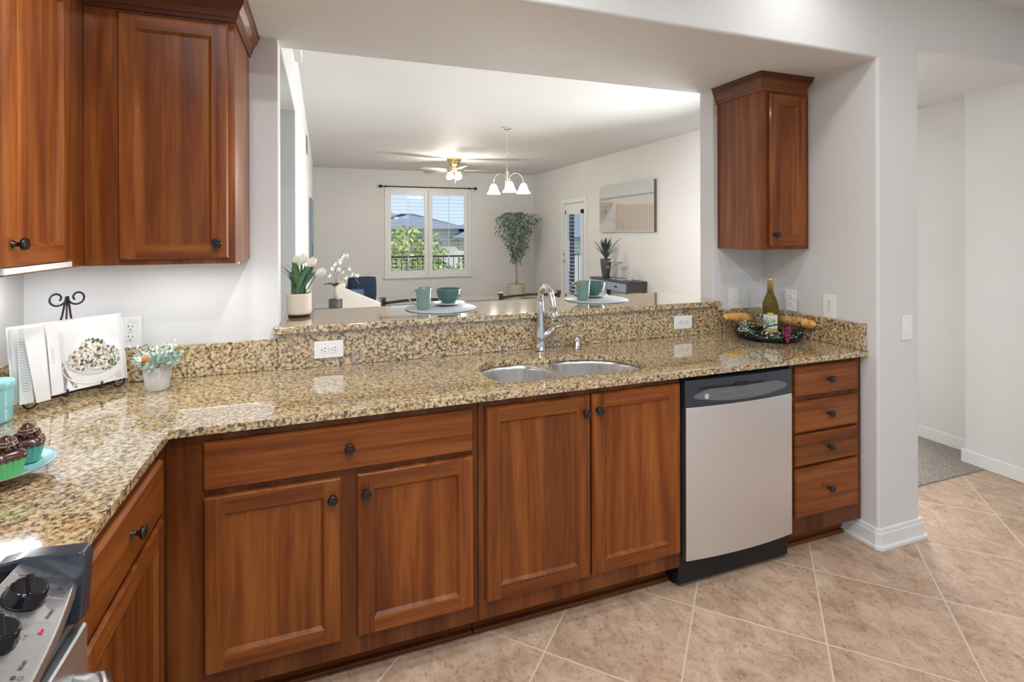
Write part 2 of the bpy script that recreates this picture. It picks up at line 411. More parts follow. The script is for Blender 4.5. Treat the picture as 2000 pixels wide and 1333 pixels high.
# dropped soffit over the counter with header
mb = MB(); mb.prism_y([(-1.12, 2.80), (-1.12, SOF), (2.389, SOF), (2.389, 0), (2.668, 0), (2.668, 2.327), (4.05, 2.327), (4.05, 2.80)], FY, WT)
struct('wall_front', mb, M_wall, .014, 4)
struct('ceiling_soffit', MB().box(-1.12, -.655, -1, FY - .001, SOF, 2.62), M_ceil, .012, 4)
struct('wall_left', MB().box(WX - .12, WX, -3.2, WT, 0, KCEIL), M_wall)
mb = MB(); mb.box(WX - .05, JL, WY, WT, 0, SOF + .01); mb.box(JL - .005, JR + .01, WY, WT, 0, BAR - .032); mb.box(JR, 2.40, WY, WT, 0, SOF + .01)
struct('wall_back', mb, M_wall, .006, 3)
struct('wall_dining_left', MB().box(-.27, LX, 3.80, BY, 0, DC).box(-.27, LX, WT, 3.8, 2.285, DC), M_wall, .008, 3)
struct('wall_side_hall', MB().box(-2.0, -.18, 3.801, 3.90, 0, 2.3).box(-2.05, -1.95, WT, 3.9, 0, 2.3), M_wall)
struct('wall_hall', MB().box(3.98, 4.6, 2.10, 2.62, 0, 2.8).box(3.80, 4.1, -3.2, 2.10, 0, 2.8), M_wall, .012, 3)
# far wall with a window hole, right wall with a door hole and the added, unseen side window hole
X0, X1, Z0, Z1 = 1.21, 2.93, .565, 2.365
mb = MB(); mb.box(-.29, X0, BY, BY + .12, 0, DC); mb.box(X1, RX + .12, BY, BY + .12, 0, DC); mb.box(X0, X1, BY, BY + .12, 0, Z0); mb.box(X0, X1, BY, BY + .12, Z1, DC)
struct('wall_far', mb, M_wall)
DY0, DY1, DZ = 8.33, 9.24, 2.035
mb = MB(); mb.box(RX, RX + .12, DY1, BY, 0, DC); mb.box(RX, RX + .12, 4.9, DY0, 0, DC); mb.box(RX, RX + .12, DY0, DY1, DZ, DC)
mb.box(RX, RX + .12, 2.6, 4.9, 0, .6); mb.box(RX, RX + .12, 2.6, 4.9, 2.4, DC); mb.box(RX, RX + .12, 2.6, 3.0, .6, 2.4)
struct('wall_right', mb, M_wall)
wn = bpy.data.objects.new('added_dining_window', None); C.objects.link(wn); wn['kind'] = 'structure'; OFF['added_dining_window'] = Vector((0, 0, 0))  # unseen window added to bring daylight into the dining room
mb = MB()
for a, b, c, d in ((3.0, 4.9, .6, .66), (3.0, 4.9, 2.34, 2.4), (3.0, 3.06, .6, 2.4), (4.84, 4.9, .6, 2.4), (3.92, 3.98, .6, 2.4)): mb.box(RX + .03, RX + .09, a, b, c, d)
mb.build('window_frame', M_trim, wn)
w3 = bpy.data.objects.new('added_hall_window', None); C.objects.link(w3); w3['kind'] = 'structure'; OFF['added_hall_window'] = Vector((0, 0, 0))  # made-up window frame added around the hall fill lamp, no opening behind
mb = MB()
for a, b, c, d in ((2.53, 2.59, .70, 2.30 - .02), (3.13, 3.19, .70, 2.28), (2.59, 3.13, .70, .75), (2.59, 3.13, 2.25, 2.28)): mb.box(-1.949, -1.925, a, b, c, d)
mb.build('window_frame', M_trim, w3)
# baseboards
def baseboard(name, runs, h=.085, t=.014):
    mb = MB()
    for x0, x1, y0, y1 in runs: mb.box(x0, x1, y0, y1, 0, h)
    o = struct(name, mb, M_trim, .006, 3); return o
mb = MB()
for o_, z0, z1 in ((.024, 0, .018), (.014, 0, .075), (.009, .075, .092)):
    ch = .02
    poly = [(2.388 - o_, WT - .3), (2.388 - o_, FY - o_ + ch), (2.388 - o_ + ch, FY - o_), (2.668 + o_, FY - o_), (2.668 + o_, WT), (2.668 - .01, WT), (2.668 - .01, FY + .01), (2.40, FY + .01), (2.40, WT - .3)]
    mb.prism(poly, z0, z1)
struct('baseboard_column', mb, M_trim, .003, 2)
baseboard('baseboard_hall', [(3.966, 3.981, 2.10, 2.62), (3.786, 3.801, -3.2, 2.112), (3.786, 3.99, 2.10, 2.114)])
baseboard('baseboard_far', [(LX, RX, BY - .014, BY)])
baseboard('baseboard_right', [(RX - .014, RX, DY1 + .09, BY), (RX - .014, RX, 2.62, DY0 - .09)])
baseboard('baseboard_dining_left', [(LX, LX + .014, 3.8, BY)])
# small boxed drop where the dining ceiling meets the left wall
struct('trim_1', MB().box(LX - .001, LX + .045, 3.35, 3.75, 2.60, DC), M_wall, .006, 3)

# ---- window 1 (far wall)
wn = bpy.data.objects.new('window_1', None); C.objects.link(wn); wn['kind'] = 'structure'; OFF['window_1'] = Vector((0, 0, 0))
def ring(mb, x0, x1, z0, z1, t, y0, y1):
    mb.box(x0, x0 + t, y0, y1, z0, z1); mb.box(x1 - t, x1, y0, y1, z0, z1); mb.box(x0 + t, x1 - t, y0, y1, z0, z0 + t); mb.box(x0 + t, x1 - t, y0, y1, z1 - t, z1); return mb
ring(MB(), X0 - .035, X1 + .035, Z0 - .035, Z1 + .02, .045, BY - .02, BY + .0).build('window_casing', M_trim, wn, .004)
mb = ring(MB(), X0, X1, Z0, Z1, .04, BY + .07, BY + .11); mb.box(2.05, 2.10, BY + .07, BY + .11, Z0, Z1); mb.build('window_frame', M_trim, wn)
MB().box(X0 + .02, X1 - .02, BY + .088, BY + .092, Z0 + .02, Z1 - .02).build('window_pane', M_pane, wn)
MB().box(X0 - .06, X1 + .06, BY - .05, BY, Z0 - .03, Z0 - .005).build('window_sill', M_trim, wn, .004)
def shutter(x0, x1, lab):
    t = thing('window_shutter', lab, 'shutter', (x0, BY, Z0), group=None)
    st = .082
    mb = MB(); mb.box(x0, x0 + st, BY + .008, BY + .038, Z0 + .01, Z1 - .01); mb.box(x1 - st, x1, BY + .008, BY + .038, Z0 + .01, Z1 - .01)
    mb.box(x0 + st, x1 - st, BY + .008, BY + .038, Z0 + .01, Z0 + .125); mb.box(x0 + st, x1 - st, BY + .008, BY + .038, Z1 - .11, Z1 - .01)
    mb.build('shutter_frame', M_trim, t, .003)
    mb = MB(); n = 21; z = Z0 + .15
    dz = (Z1 - Z0 - .28) / (n - 1)
    for i in range(n):
        zz = z + i * dz; mb.prism_y([(x0 + st, zz - .003), (x1 - st, zz - .003), (x1 - st, zz + .003), (x0 + st, zz + .003)], BY + .0, BY + .05)
    mb.build('louvers', M_trim, t)
    MB().box((x0 + x1) / 2 - .006, (x0 + x1) / 2 + .006, BY - .012, BY - .002, Z0 + .16, Z1 - .14).build('tilt_rod', M_trim, t)
shutter(X0 + .012, 2.065, 'left hand white plantation shutter panel in the far living room window')
shutter(2.072, X1 - .012, 'right hand white plantation shutter panel in the far living room window')
t = thing('curtain_rod', 'thin dark curtain rod without curtains above the far window', 'curtain rod', (2.08, BY, 2.40))
mb = MB(); mb.tube([(1.12, BY - .07, 2.402), (3.03, BY - .07, 2.402)], .011); mb.build('rod', M_bronze, t)
for x in (1.09, 3.06): MB().ball((x, BY - .07, 2.402), .034).build('finial', M_bronze, t)
for x in (1.20, 2.95): MB().tube([(x, BY - .07, 2.402), (x, BY, 2.402)], .009).lathe([(.022, 0), (.022, .008)], (x, BY - .008, 2.402), 14, 0, 'y').build('rod_bracket', M_bronze, t)

# ---- patio door on the right wall
d1 = bpy.data.objects.new('door_1', None); C.objects.link(d1); d1['kind'] = 'structure'; OFF['door_1'] = Vector((0, 0, 0))
mb = MB(); cw = .07
mb.box(RX - .018, RX, DY0 - cw, DY0, 0, DZ + cw); mb.box(RX - .018, RX, DY1, DY1 + cw, 0, DZ + cw); mb.box(RX - .018, RX, DY0, DY1, DZ, DZ + cw)
mb.box(RX, RX + .12, DY0, DY0 + .02, 0, DZ); mb.box(RX, RX + .12, DY1 - .02, DY1, 0, DZ); mb.box(RX, RX + .12, DY0 + .02, DY1 - .02, DZ - .02, DZ)
mb.build('door_casing', M_trim, d1, .004)
mb = MB(); sx0, sx1 = RX + .02, RX + .06; a0, a1 = DY0 + .022, DY1 - .022
mb.box(sx0, sx1, a0, a0 + .10, .01, DZ - .025); mb.box(sx0, sx1, a1 - .12, a1, .01, DZ - .025); mb.box(sx0, sx1, a0 + .10, a1 - .12, .01, .25); mb.box(sx0, sx1, a0 + .10, a1 - .12, DZ - .19, DZ - .025)
mb.build('door_slab', M_trim, d1, .003)
MB().box(RX + .038, RX + .042, a0 + .1, a1 - .12, .25, DZ - .19).build('door_pane', M_pane, d1)
mb = MB(); s0, s1 = a0 + .07, a1 - .10
mb.box(RX - .02, RX + .02, s0, s0 + .055, .2, DZ - .15); mb.box(RX - .02, RX + .02, s1 - .05, s1, .2, DZ - .15); mb.box(RX - .02, RX + .02, s0, s1, .2, .28); mb.box(RX - .02, RX + .02, s0, s1, DZ - .23, DZ - .15)
mb.box(RX - .018, RX + .019, s1 - .12, s1 - .04, .72, 1.30)
mb.build('door_shutter_frame', M_trim, d1, .003)
mb = MB()
for i in range(22):
    z = .31 + i * .069; mb.box(RX - .024, RX + .024, s0 + .05, s1 - .05, z - .003, z + .003)
mb.build('door_louvers', M_trim, d1)
for z, r in ((1.04, .028), (.90, .03)):
    MB().lathe([(r, 0), (r, .01), (.012, .012), (.012, .03), (.024, .034), (.026, .05), (.012, .06)], (0, 0, 0), 16, 0, 'x').build('tmp', M_nickel)
    o = bpy.data.objects['tmp']; o.name = 'door_knob' if z < 1 else 'deadbolt'; o.parent = d1; o.scale = (-1, 1, 1); o.location = (RX + .02, a1 - .055, z)

# ------------------------------------------------------------------ cabinet making
def knob(parent, mp, u, v, n0):
    mb = MB(); mb.M = mp
    prof = [(.0095, 0), (.0095, .002), (.0055, .006), (.0052, .013), (.0105, .0165), (.0150, .0195), (.0162, .0235), (.0140, .0275), (.0118, .0285), (.0105, .0275), (.0060, .0290), (1e-6, .0297)]
    sg = 20; vs = []; fs = []
    for r, h in prof:
        for k in range(sg):
            a = 2 * PI * k / sg; vs.append((u + r * math.cos(a), n0 + h, v + r * math.sin(a)))
    for i in range(len(prof) - 1):
        for k in range(sg): fs.append((i * sg + k, i * sg + (k + 1) % sg, (i + 1) * sg + (k + 1) % sg, (i + 1) * sg + k))
    mb.add(vs, fs, 0, True)
    return mb.build('knob', M_bronze, parent)
def panel_door(parent, mp, u0, u1, v0, v1, n0=0, t=.019, fr=.052, kn=None, name='door'):
    mb = MB(); mb.M = mp; n1 = n0 + t; b = .007; rb = .010; dp = .009
    def rect(i, n): return [(u0 + i, n, v0 + i), (u1 - i, n, v0 + i), (u1 - i, n, v1 - i), (u0 + i, n, v1 - i)]
    A = rect(0, n0); B = rect(0, n1 - b); Cc = rect(b * .7, n1); F = rect(fr, n1); G = rect(fr + rb, n1 - dp)
    mb.add(A + B, [(0, 1, 2, 3)] + [(i, (i + 1) % 4, 4 + (i + 1) % 4, 4 + i) for i in range(4)], 0)
    mb.add(B + Cc, [(i, (i + 1) % 4, 4 + (i + 1) % 4, 4 + i) for i in range(4)], 0)
    # face: butt jointed stiles (upright grain) and rails (level grain)
    c0, c1 = u0 + b * .7, u1 - b * .7; w0, w1 = v0 + b * .7, v1 - b * .7
    mb.add([(c0, n1, w0), (u0 + fr, n1, w0), (u0 + fr, n1, w1), (c0, n1, w1), (u1 - fr, n1, w0), (c1, n1, w0), (c1, n1, w1), (u1 - fr, n1, w1)], [(0, 1, 2, 3), (4, 5, 6, 7)], 0)
    mb.add([(u0 + fr, n1, w0), (u1 - fr, n1, w0), (u1 - fr, n1, v0 + fr), (u0 + fr, n1, v0 + fr), (u0 + fr, n1, v1 - fr), (u1 - fr, n1, v1 - fr), (u1 - fr, n1, w1), (u0 + fr, n1, w1)], [(0, 1, 2, 3), (4, 5, 6, 7)], 1)
    mb.add(F + G, [(i, (i + 1) % 4, 4 + (i + 1) % 4, 4 + i) for i in range(4)], 0)
    mb.add(G, [(0, 1, 2, 3)], 2)
    o = mb.build(name, [M_wv, M_wh, M_wv], parent, recalc=False)
    if kn: knob(o, mp, kn[0], kn[1], n1)
    return o
def drawer(parent, mp, u0, u1, v0, v1, n0=0, t=.019, kn=True):
    mb = MB(); mb.M = mp; n1 = n0 + t; b = .008; i2 = .006
    A = [(u0, n0, v0), (u1, n0, v0), (u1, n0, v1), (u0, n0, v1)]; B = [(p[0], n1 - b, p[2]) for p in A]
    Cc = [(u0 + i2, n1, v0 + i2), (u1 - i2, n1, v0 + i2), (u1 - i2, n1, v1 - i2), (u0 + i2, n1, v1 - i2)]
    mb.add(A + B + Cc, [(0, 1, 2, 3)] + [(i, (i + 1) % 4, 4 + (i + 1) % 4, 4 + i) for i in range(4)] + [(4 + i, 4 + (i + 1) % 4, 8 + (i + 1) % 4, 8 + i) for i in range(4)] + [(8, 9, 10, 11)], 0)
    o = mb.build('drawer', M_wh, parent, recalc=False)
    if kn: knob(o, mp, (u0 + u1) / 2, (v0 + v1) / 2 + .004, n1)
    return o
FF = 1.742          # face frame plane of the base run
def base_cab(name, label, x0, x1, kick_x0=None, kick_x1=None, hollow=False):
    t = thing(name, label, 'cabinet', (x0, FF, 0))
    if hollow:
        MB().box(x0, x1, FF, FF + .02, .10, CB - .001).box(x0, x0 + .018, FF + .021, WY - .003, .10, CB - .001).box(x1 - .018, x1, FF + .021, WY - .003, .10, CB - .001).box(x0 + .019, x1 - .019, FF + .021, WY - .003, .10, .118).build('body', M_wd, t, .0015)
    else: MB().box(x0, x1, FF, WY - .003, .10, CB - .001).build('body', M_wd, t, .0015)
    k0 = x0 if kick_x0 is None else kick_x0; k1 = x1 if kick_x1 is None else kick_x1
    mb = MB(); mb.box(k0, k1, FF + .088, FF + .10, .0, .10); mb.prism([(k0, FF + .070), (k1, FF + .070), (k1, FF + .088), (k0, FF + .088)], .0, .016)
    mb.build('toe_kick', M_kick, t, .003)
    return t
mp = BACK(0, FF, 0)
c = base_cab('base_cabinet', 'cherry base cabinet with one wide drawer over two doors, left of the sink cabinet', -.426, .505)
drawer(c, mp, -.331, .486, .703, .845)
panel_door(c, mp, -.330, .053, .165, .683, kn=(.026, .626)); panel_door(c, mp, .100, .486, .165, .685, kn=(.127, .626))
c = base_cab('sink_cabinet', 'cherry base cabinet with two tall doors directly under the sink', .507, 1.352, hollow=True)
panel_door(c, mp, .530, .939, .167, .846, kn=(.915, .786)); panel_door(c, mp, .946, 1.346, .167, .848, kn=(.969, .790))
c = base_cab('drawer_cabinet', 'narrow cherry base cabinet with four drawers, right of the dishwasher', 1.942, 2.386)
for a, b in ((.722, .855), (.562, .700), (.413, .550), (.184, .402)): drawer(c, mp, 1.961, 2.346, a, b)
# left leg cabinet (faces right)
FX = -.428
t = thing('base_cabinet', 'cherry base cabinet with one drawer over one door beside the range', 'cabinet', (FX, 1.12, 0))
MB().box(WX + .003, FX, 1.12, 1.741, .10, CB - .001).box(FX, -.4262, 1.739, 1.741, .1, CB - .001).build('body', M_wd, t, .0015)
MB().box(FX - .10, FX - .088, 1.12, 1.90, 0, .10).build('toe_kick', M_kick, t)
ml = LEFT(FX, 0, 0)
drawer(t, ml, 1.145, 1.655, .700, .842); panel_door(t, ml, 1.145, 1.655, .165, .682)

# ------------------------------------------------------------------ upper cabinets
def crown(parent, x0, x1, y0, y1, z0, z1, xs0, xs1):
    prof = [(0, z0), (.006, z0), (.008, z0 + .012), (.012, z0 + .016), (.016, z0 + .034), (.028, z0 + .054), (.032, z0 + .058), (.034, z1 - .010), (.040, z1 - .006), (.040, z1)]
    mb = MB(); n = len(prof); vs = []
    for o_, z in prof: vs += [(x0 - o_ * xs0, y1, z), (x0 - o_ * xs0, y0 - o_, z), (x1 + o_ * xs1, y0 - o_, z), (x1 + o_ * xs1, y1, z)]
    fs = [(0, 1, 2, 3), tuple(4 * (n - 1) + k for k in (3, 2, 1, 0))]
    for i in range(n - 1):
        for k in range(4): fs.append((4 * i + k, 4 * i + (k + 1) % 4, 4 * i + 4 + (k + 1) % 4, 4 * i + 4 + k))
    mb.add(vs, fs, 0); mb.build('crown_moulding', M_wc, parent)
UB = 1.356
t = thing('wall_cabinet', 'single door cherry wall cabinet on the back wall left of the pass-through, end panel showing', 'cabinet', (-.487, 1.967, UB))
MB().box(-.6965, -.277, 1.967, WY - .002, UB, 2.18).build('body', M_wv, t, .002)
panel_door(t, BACK(0, 1.967, 0), -.603, -.296, UB + .018, 2.155, fr=.047, kn=(-.327, 1.424))
crown(t, -.6965, -.277, 1.967, WY - .001, 2.166, SOF - .001, 0, 1)
MB().box(-.66, -.29, 2.125, 2.155, UB - .014, UB - .001).build('light_fixture', M_white, t, .002)
t = thing('wall_cabinet', 'cherry wall cabinet on the left wall with a pale strip along its bottom', 'cabinet', (WX, 1.5, UB))
MB().box(WX + .002, -.697, 1.06, WY - .002, UB, 2.18).build('body', M_wv, t, .002)
panel_door(t, LEFT(-.697, 0, 0), 1.507, 1.838, UB + .022, 2.155, fr=.047, kn=(1.532, 1.432))
panel_door(t, LEFT(-.697, 0, 0), 1.09, 1.497, UB + .022, 2.155, fr=.047)
MB().box(-.6965, -.678, 1.50, 1.838, UB + .006, UB + .021).build('bottom_strip', M_white, t, .001)  # thin white strip along the bottom of the door
MB().box(-.99, -.84, 2.045, 2.075, UB - .014, UB - .001).build('light_fixture', M_white, t, .002)
crown(t, WX + .002, -.697, 1.06, 1.925, 2.166, SOF - .001, 0, 1)
t = thing('wall_cabinet', 'small cherry wall cabinet with one narrow door hanging right of the pass-through', 'cabinet', (2.226, 2.018, 1.366))
MB().box(2.068, 2.384, 2.018, WY - .002, 1.366, 2.18).build('body', M_wv, t, .002)
panel_door(t, BACK(0, 2.018, 0), 2.108, 2.348, 1.384, 2.155, fr=.052, kn=(2.134, 1.442))
crown(t, 2.068, 2.350, 2.018, WY - .001, 2.166, SOF - .001, 1, .8)

# ------------------------------------------------------------------ worktop with sink cut-out
def prism_hole(outer, holes, z0, z1):
    bm = bmesh.new(); es = []
    for loop in [outer] + holes:
        vs = [bm.verts.new((x, y, z0)) for x, y in loop]
        es += [bm.edges.new((vs[i], vs[(i + 1) % len(vs)])) for i in range(len(vs))]
    bmesh.ops.triangle_fill(bm, edges=es, use_beauty=True)
    r = bmesh.ops.extrude_face_region(bm, geom=list(bm.faces))
    for v in r['geom']:
        if isinstance(v, bmesh.types.BMVert): v.co.z = z1
    bmesh.ops.recalc_face_normals(bm, faces=bm.faces)
    mb = MB(); bm.verts.index_update(); mb.add([tuple(v.co) for v in bm.verts], [tuple(v.index for v in f.verts) for f in bm.faces]); bm.free(); return mb
def curve_in(pts, n=8):   # closed Catmull-Rom
    out = []; N_ = len(pts)
    for i in range(N_):
        p0, p1, p2, p3 = (Vector((*pts[(i + k - 1) % N_], 0)) for k in range(4))
        for j in range(n):
            t = j / n; q = .5 * (2 * p1 + (p2 - p0) * t + (2 * p0 - 5 * p1 + 4 * p2 - p3) * t * t + (3 * p1 - p0 - 3 * p2 + p3) * t ** 3); out.append((q.x, q.y))
    return out
cut = curve_in([(.600, 1.87), (.650, 1.812), (.80, 1.803), (.90, 1.810), (1.0, 1.803), (1.15, 1.803), (1.255, 1.835), (1.275, 1.92), (1.235, 2.03), (1.12, 2.105), (1.0, 2.125), (.93, 2.112), (.85, 2.132), (.70, 2.135), (.615, 2.085), (.590, 1.98)], 6)
mb = prism_hole([(WX + .001, 1.112), (-.408, 1.112), (-.408, 1.706), (2.387, 1.706), (2.387, WY - .001), (WX + .001, WY - .001)], [cut], CB, CZ)
wt = mb.build('worktop', M_gran, None, .0105, 4)
tag(wt, 'long polished gold and brown speckled granite worktop around the left corner and sink', 'worktop')
OFF['worktop'] = Vector((0, 0, 0))
BS_ = 1.026
MB().box(WX + .022, JL - .004, WY - .021, WY - .001, CZ + .0005, BS_).build('backsplash', M_gran, wt, .003)
MB().box(WX + .001, WX + .021, 1.112, WY - .001, CZ + .0005, BS_).build('backsplash', M_gran, wt, .003)
MB().box(JR + .004, 2.366, WY - .021, WY - .001, CZ + .0005, BS_).build('backsplash', M_gran, wt, .003)
MB().box(2.367, 2.387, 1.712, WY - .001, CZ + .0005, BS_).build('backsplash', M_gran, wt, .003)
MB().box(JL - .003, JR + .003, WY - .032, WY - .001, CZ + .0005, BAR - .031).build('bar_face', M_gran, wt, .002)
poly = [(-.19, 2.273), (JR + .012, 2.273), (JR + .012, WY - .001), (JR - .001, WY), (JR - .001, 2.58), (2.0, 2.75), (LX + .001, 2.75), (LX + .001, WY), (-.19, WY - .001)]
b = MB().prism(poly, BAR - .030, BAR).build('breakfast_bar', M_gran, None, .011, 4)
tag(b, 'raised polished granite breakfast bar top spanning the pass-through', 'breakfast bar')

# sink
s = thing('sink', 'double bowl stainless undermount sink set in the granite worktop', 'sink', (.93, 1.96, CB))
bowlA = curve_in([(.590, 1.98), (.602, 1.865), (.655, 1.805), (.78, 1.795), (.862, 1.815), (.892, 1.90), (.880, 2.03), (.82, 2.125), (.70, 2.142), (.610, 2.09)], 6)
bowlB = curve_in([(.925, 1.93), (.935, 1.83), (1.0, 1.797), (1.14, 1.797), (1.25, 1.83), (1.282, 1.92), (1.24, 2.04), (1.13, 2.112), (1.0, 2.13), (.93, 2.06)], 6)
outer = rrect(.55, 1.32, 1.77, 2.17, .05)
mb = prism_hole(outer, [bowlA, bowlB], CB - .004, CB - .001); mb.build('rim', M_sink, s)
for bo, dep in ((bowlA, .70), (bowlB, .725)):
    cx = sum(p[0] for p in bo) / len(bo); cy = sum(p[1] for p in bo) / len(bo); n = len(bo); vs = []; fs = []
    prof = [(1.0, CB - .001), (.985, CB - .02), (.955, dep + .05), (.92, dep + .02), (.84, dep + .004), (.14, dep)]
    for sc, z in prof: vs += [(cx + (x - cx) * sc, cy + (y - cy) * sc, z) for x, y in bo]
    for i in range(len(prof) - 1):
        for k in range(n): fs.append((i * n + k, i * n + (k + 1) % n, (i + 1) * n + (k + 1) % n, (i + 1) * n + k))
    fs.append(tuple((len(prof) - 1) * n + k for k in range(n)))
    bw = MB().add(vs, fs, 0, True).build('bowl', M_sink, s, solid=-.0015)
    MB().lathe([(.045, 0), (.043, .003), (.030, .001), (1e-6, .0)], (cx, cy, dep + .001), 20).build('drain', M_chrome, bw)
# faucet
fx, fy = .964, 2.258
f = thing('faucet', 'tall gooseneck pull-down faucet in polished metal behind the sink', 'faucet', (fx, fy, CZ))
MB().lathe([(.028, 0), (.028, .006), (.0245, .010), (.0235, .06), (.0245, .065), (.0225, .07), (.021, .12), (.0155, .21), (.0135, .235)], (fx, fy, CZ + .0005), 24).build('body', M_chrome, f)
pts = [(fx, fy, CZ + .225)] + [(fx, fy - .066 + .066 * math.cos(a), CZ + .245 + .060 * math.sin(a)) for a in [PI * k / 14 for k in range(0, 13)]]
pts += [(fx, fy - .140, CZ + .228), (fx, fy - .146, CZ + .205)]
MB().tube(pts, [.0132] * (len(pts) - 2) + [.0145, .0150], 16).build('spout', M_chrome, f)
MB().tube([(fx, fy - .1455, CZ + .2065), (fx, fy - .150, CZ + .185), (fx, fy - .153, CZ + .168)], [.0156, .0178, .0185], 18).build('spray_head', M_chrome, f)
MB().tube([(fx, fy, CZ + .055), (fx + .03, fy - .004, CZ + .075), (fx + .062, fy - .008, CZ + .100), (fx + .072, fy - .009, CZ + .105)], [.0225, .021, .017, .011], 16).tube([(fx + .066, fy - .009, CZ + .102), (fx + .10, fy - .012, CZ + .112), (fx + .135, fy - .014, CZ + .112)], [.0075, .0058, .006], 10).build('lever_handle', M_chrome, f)
t = MB().lathe([(.023, 0), (.023, .004), (.018, .006), (.018, .050), (.016, .056), (1e-6, .0565)], (1.140, 2.226, CZ + .0005), 22).build('air_gap', M_chrome)
tag(t, 'short shiny cylindrical dishwasher air gap on the worktop right of the faucet', 'air gap')

# ------------------------------------------------------------------ outlets and switches
def outlet(label, mp, horiz=False, gfi=True, switch=False):
    """mp: origin at the plate centre on the wall; u across, n out, v up"""
    o = bpy.data.objects.new('wall_switch' if switch else 'wall_outlet', None); C.objects.link(o); o['label'] = label; o['category'] = 'switch' if switch else 'outlet'
    o.empty_display_size = .03
    if horiz: mp = mp @ Matrix.Rotation(PI / 2, 4, 'Y')
    loc = mp.translation.copy(); o.location = loc; OFF[o.name] = loc
    mb = MB(); mb.M = mp; mb.box(-.035, .035, .0005, .006, -.0575, .0575); mb.build('cover_plate', M_white, o, .002)
    if switch:
        mb = MB(); mb.M = mp; mb.box(-.0165, .0165, .006, .0075, -.034, .034); mb.box(-.014, .014, .0075, .010, -.03, .03); mb.build('rocker', M_white, o, .001)
    else:
        for s_ in (-1, 1):
            mb = MB(); mb.M = mp @ Matrix.Translation((0, 0, s_ * .0195)); mb.lathe([(.0165, .0055), (.0165, .0072), (.0160, .0078)], (0, 0, 0), 20, 0, 'y', sy=.85)
            for x, h in ((-.0065, .0040), (.0065, .0032)): mb.box(x - .0012, x + .0012, .0077, .0085, .001, .001 + h * 2, 1)
            mb.lathe([(.0024, .0076), (.0024, .0084)], (0, 0, -.0075), 10, 1, 'y'); mb.build('receptacle', [M_white, M_ink], o)
        mb = MB(); mb.M = mp; mb.box(-.009, .009, .006, .0066, -.001, .001); mb.build('screw', M_nickel, o)
    return o
yb = WY - .032
outlet('white outlet lying sideways in the granite bar face, nearest the left corner', BACK(.022, yb, .972), True)
outlet('white outlet lying sideways in the granite bar face, right of the faucet', BACK(1.807, yb, .975), True)
outlet('white outlet on the back wall just right of the open cookbook', BACK(-.680, WY, 1.085))
outlet('white switch on the back wall just right of the bar end', BACK(2.178, WY, 1.083), switch=True)
outlet('white outlet behind the wine glasses near the right corner', RIGHT(2.388, 2.130, 1.085))
outlet('white outlet on the right wall above the end of the backsplash', RIGHT(2.388, 1.900, 1.083))
outlet('white light switch on the white column facing the kitchen', BACK(2.580, FY, 1.005), switch=True)

# ------------------------------------------------------------------ dishwasher
DX0, DX1 = 1.364, 1.933
d = thing('dishwasher', 'stainless dishwasher with slate black control panel between the cabinets', 'dishwasher', (1.65, FF, 0))
MB().box(1.354, 1.940, FF + .012, 2.28, .02, CB - .002).build('tub', M_dark, d)
MB().box(1.356, 1.938, FF + .05, FF + .075, .004, .115).build('kick_plate', M_black, d)
def bowed(z0, z1, y0, bow, x0=DX0, x1=DX1, n=14, back=FF + .01):
    mb = MB(); P = []
    for i in range(n + 1):
        t_ = i / n; P.append((x0 + (x1 - x0) * t_, y0 - bow * (1 - (2 * t_ - 1) ** 2)))
    mb.prism(P + [(x1, back), (x0, back)], z0, z1, 0); 
    return mb, P
mb, P = bowed(.128, .748, 1.722, .016, DX0 + .006, DX1 + .002); mb.build('door', M_ss, d, .003, 3)
mb, P = bowed(.750, .858, 1.720, .018); cp = mb.build('control_panel', M_dwblk, d, .003, 3)
# handle recess, smoked console lens with its marks, laid on the bowed face
def ydw(x): t_ = (x - DX0) / (DX1 - DX0); return 1.720 - .018 * (1 - (2 * t_ - 1) ** 2)
def strip(mb, xs, zlo, zhi, lift, mi=0):
    vs = []; 
    for x, a, b_ in zip(xs, zlo, zhi): vs += [(x, ydw(x) - lift, a), (x, ydw(x) - lift, b_)]
    n = len(xs); mb.add(vs, [(2 * i, 2 * i + 2, 2 * i + 3, 2 * i + 1) for i in range(n - 1)], mi); return mb
xs = [1.405 + .49 * i / 20 for i in range(21)]
u_ = [(x - 1.65) / .245 for x in xs]
strip(MB(), xs, [.762 + .022 * abs(u) ** 2.2 for u in u_], [.818 - .020 * max(0, abs(u) - .75) * 4 if abs(u) > .75 else .818 for u in u_], .0008).build('console_lens', M_dwlens, cp, recalc=False)
xs2 = [1.43 + .33 * i / 12 for i in range(13)]
strip(MB(), xs2, [.821] * 13, [.828] * 13, .001).box(1.60, 1.67, ydw(1.64) - .003, ydw(1.64) + .003, .819, .834).build('latch_recess', M_dark, cp, recalc=False)
mb = MB()
for i in range(12):
    x = 1.50 + i * .023; strip(mb, [x, x + .005], [.7775 + .0015 * (i % 3)] * 2, [.7793 + .0015 * (i % 3)] * 2, .0014)
for i in range(8):
    x = 1.53 + i * .021; strip(mb, [x, x + .008], [.8015] * 2, [.8025] * 2, .0014)
mb.build('control_marks', simple('grey_marking', (.50, .50, .50), .5), cp, recalc=False)
cx_, cz_ = 1.462, .789
mb = MB(); mb.lathe([(.0105, 0), (.0105, .0006)], (cx_, ydw(cx_) - .0018, cz_), 24, 0, 'y'); mb.tube([(cx_ + .0075 * math.cos(a), ydw(cx_) - .0021, cz_ + .0075 * math.sin(a)) for a in [2 * PI * k / 16 for k in range(16)]], .0005, 6, 1, closed=True)
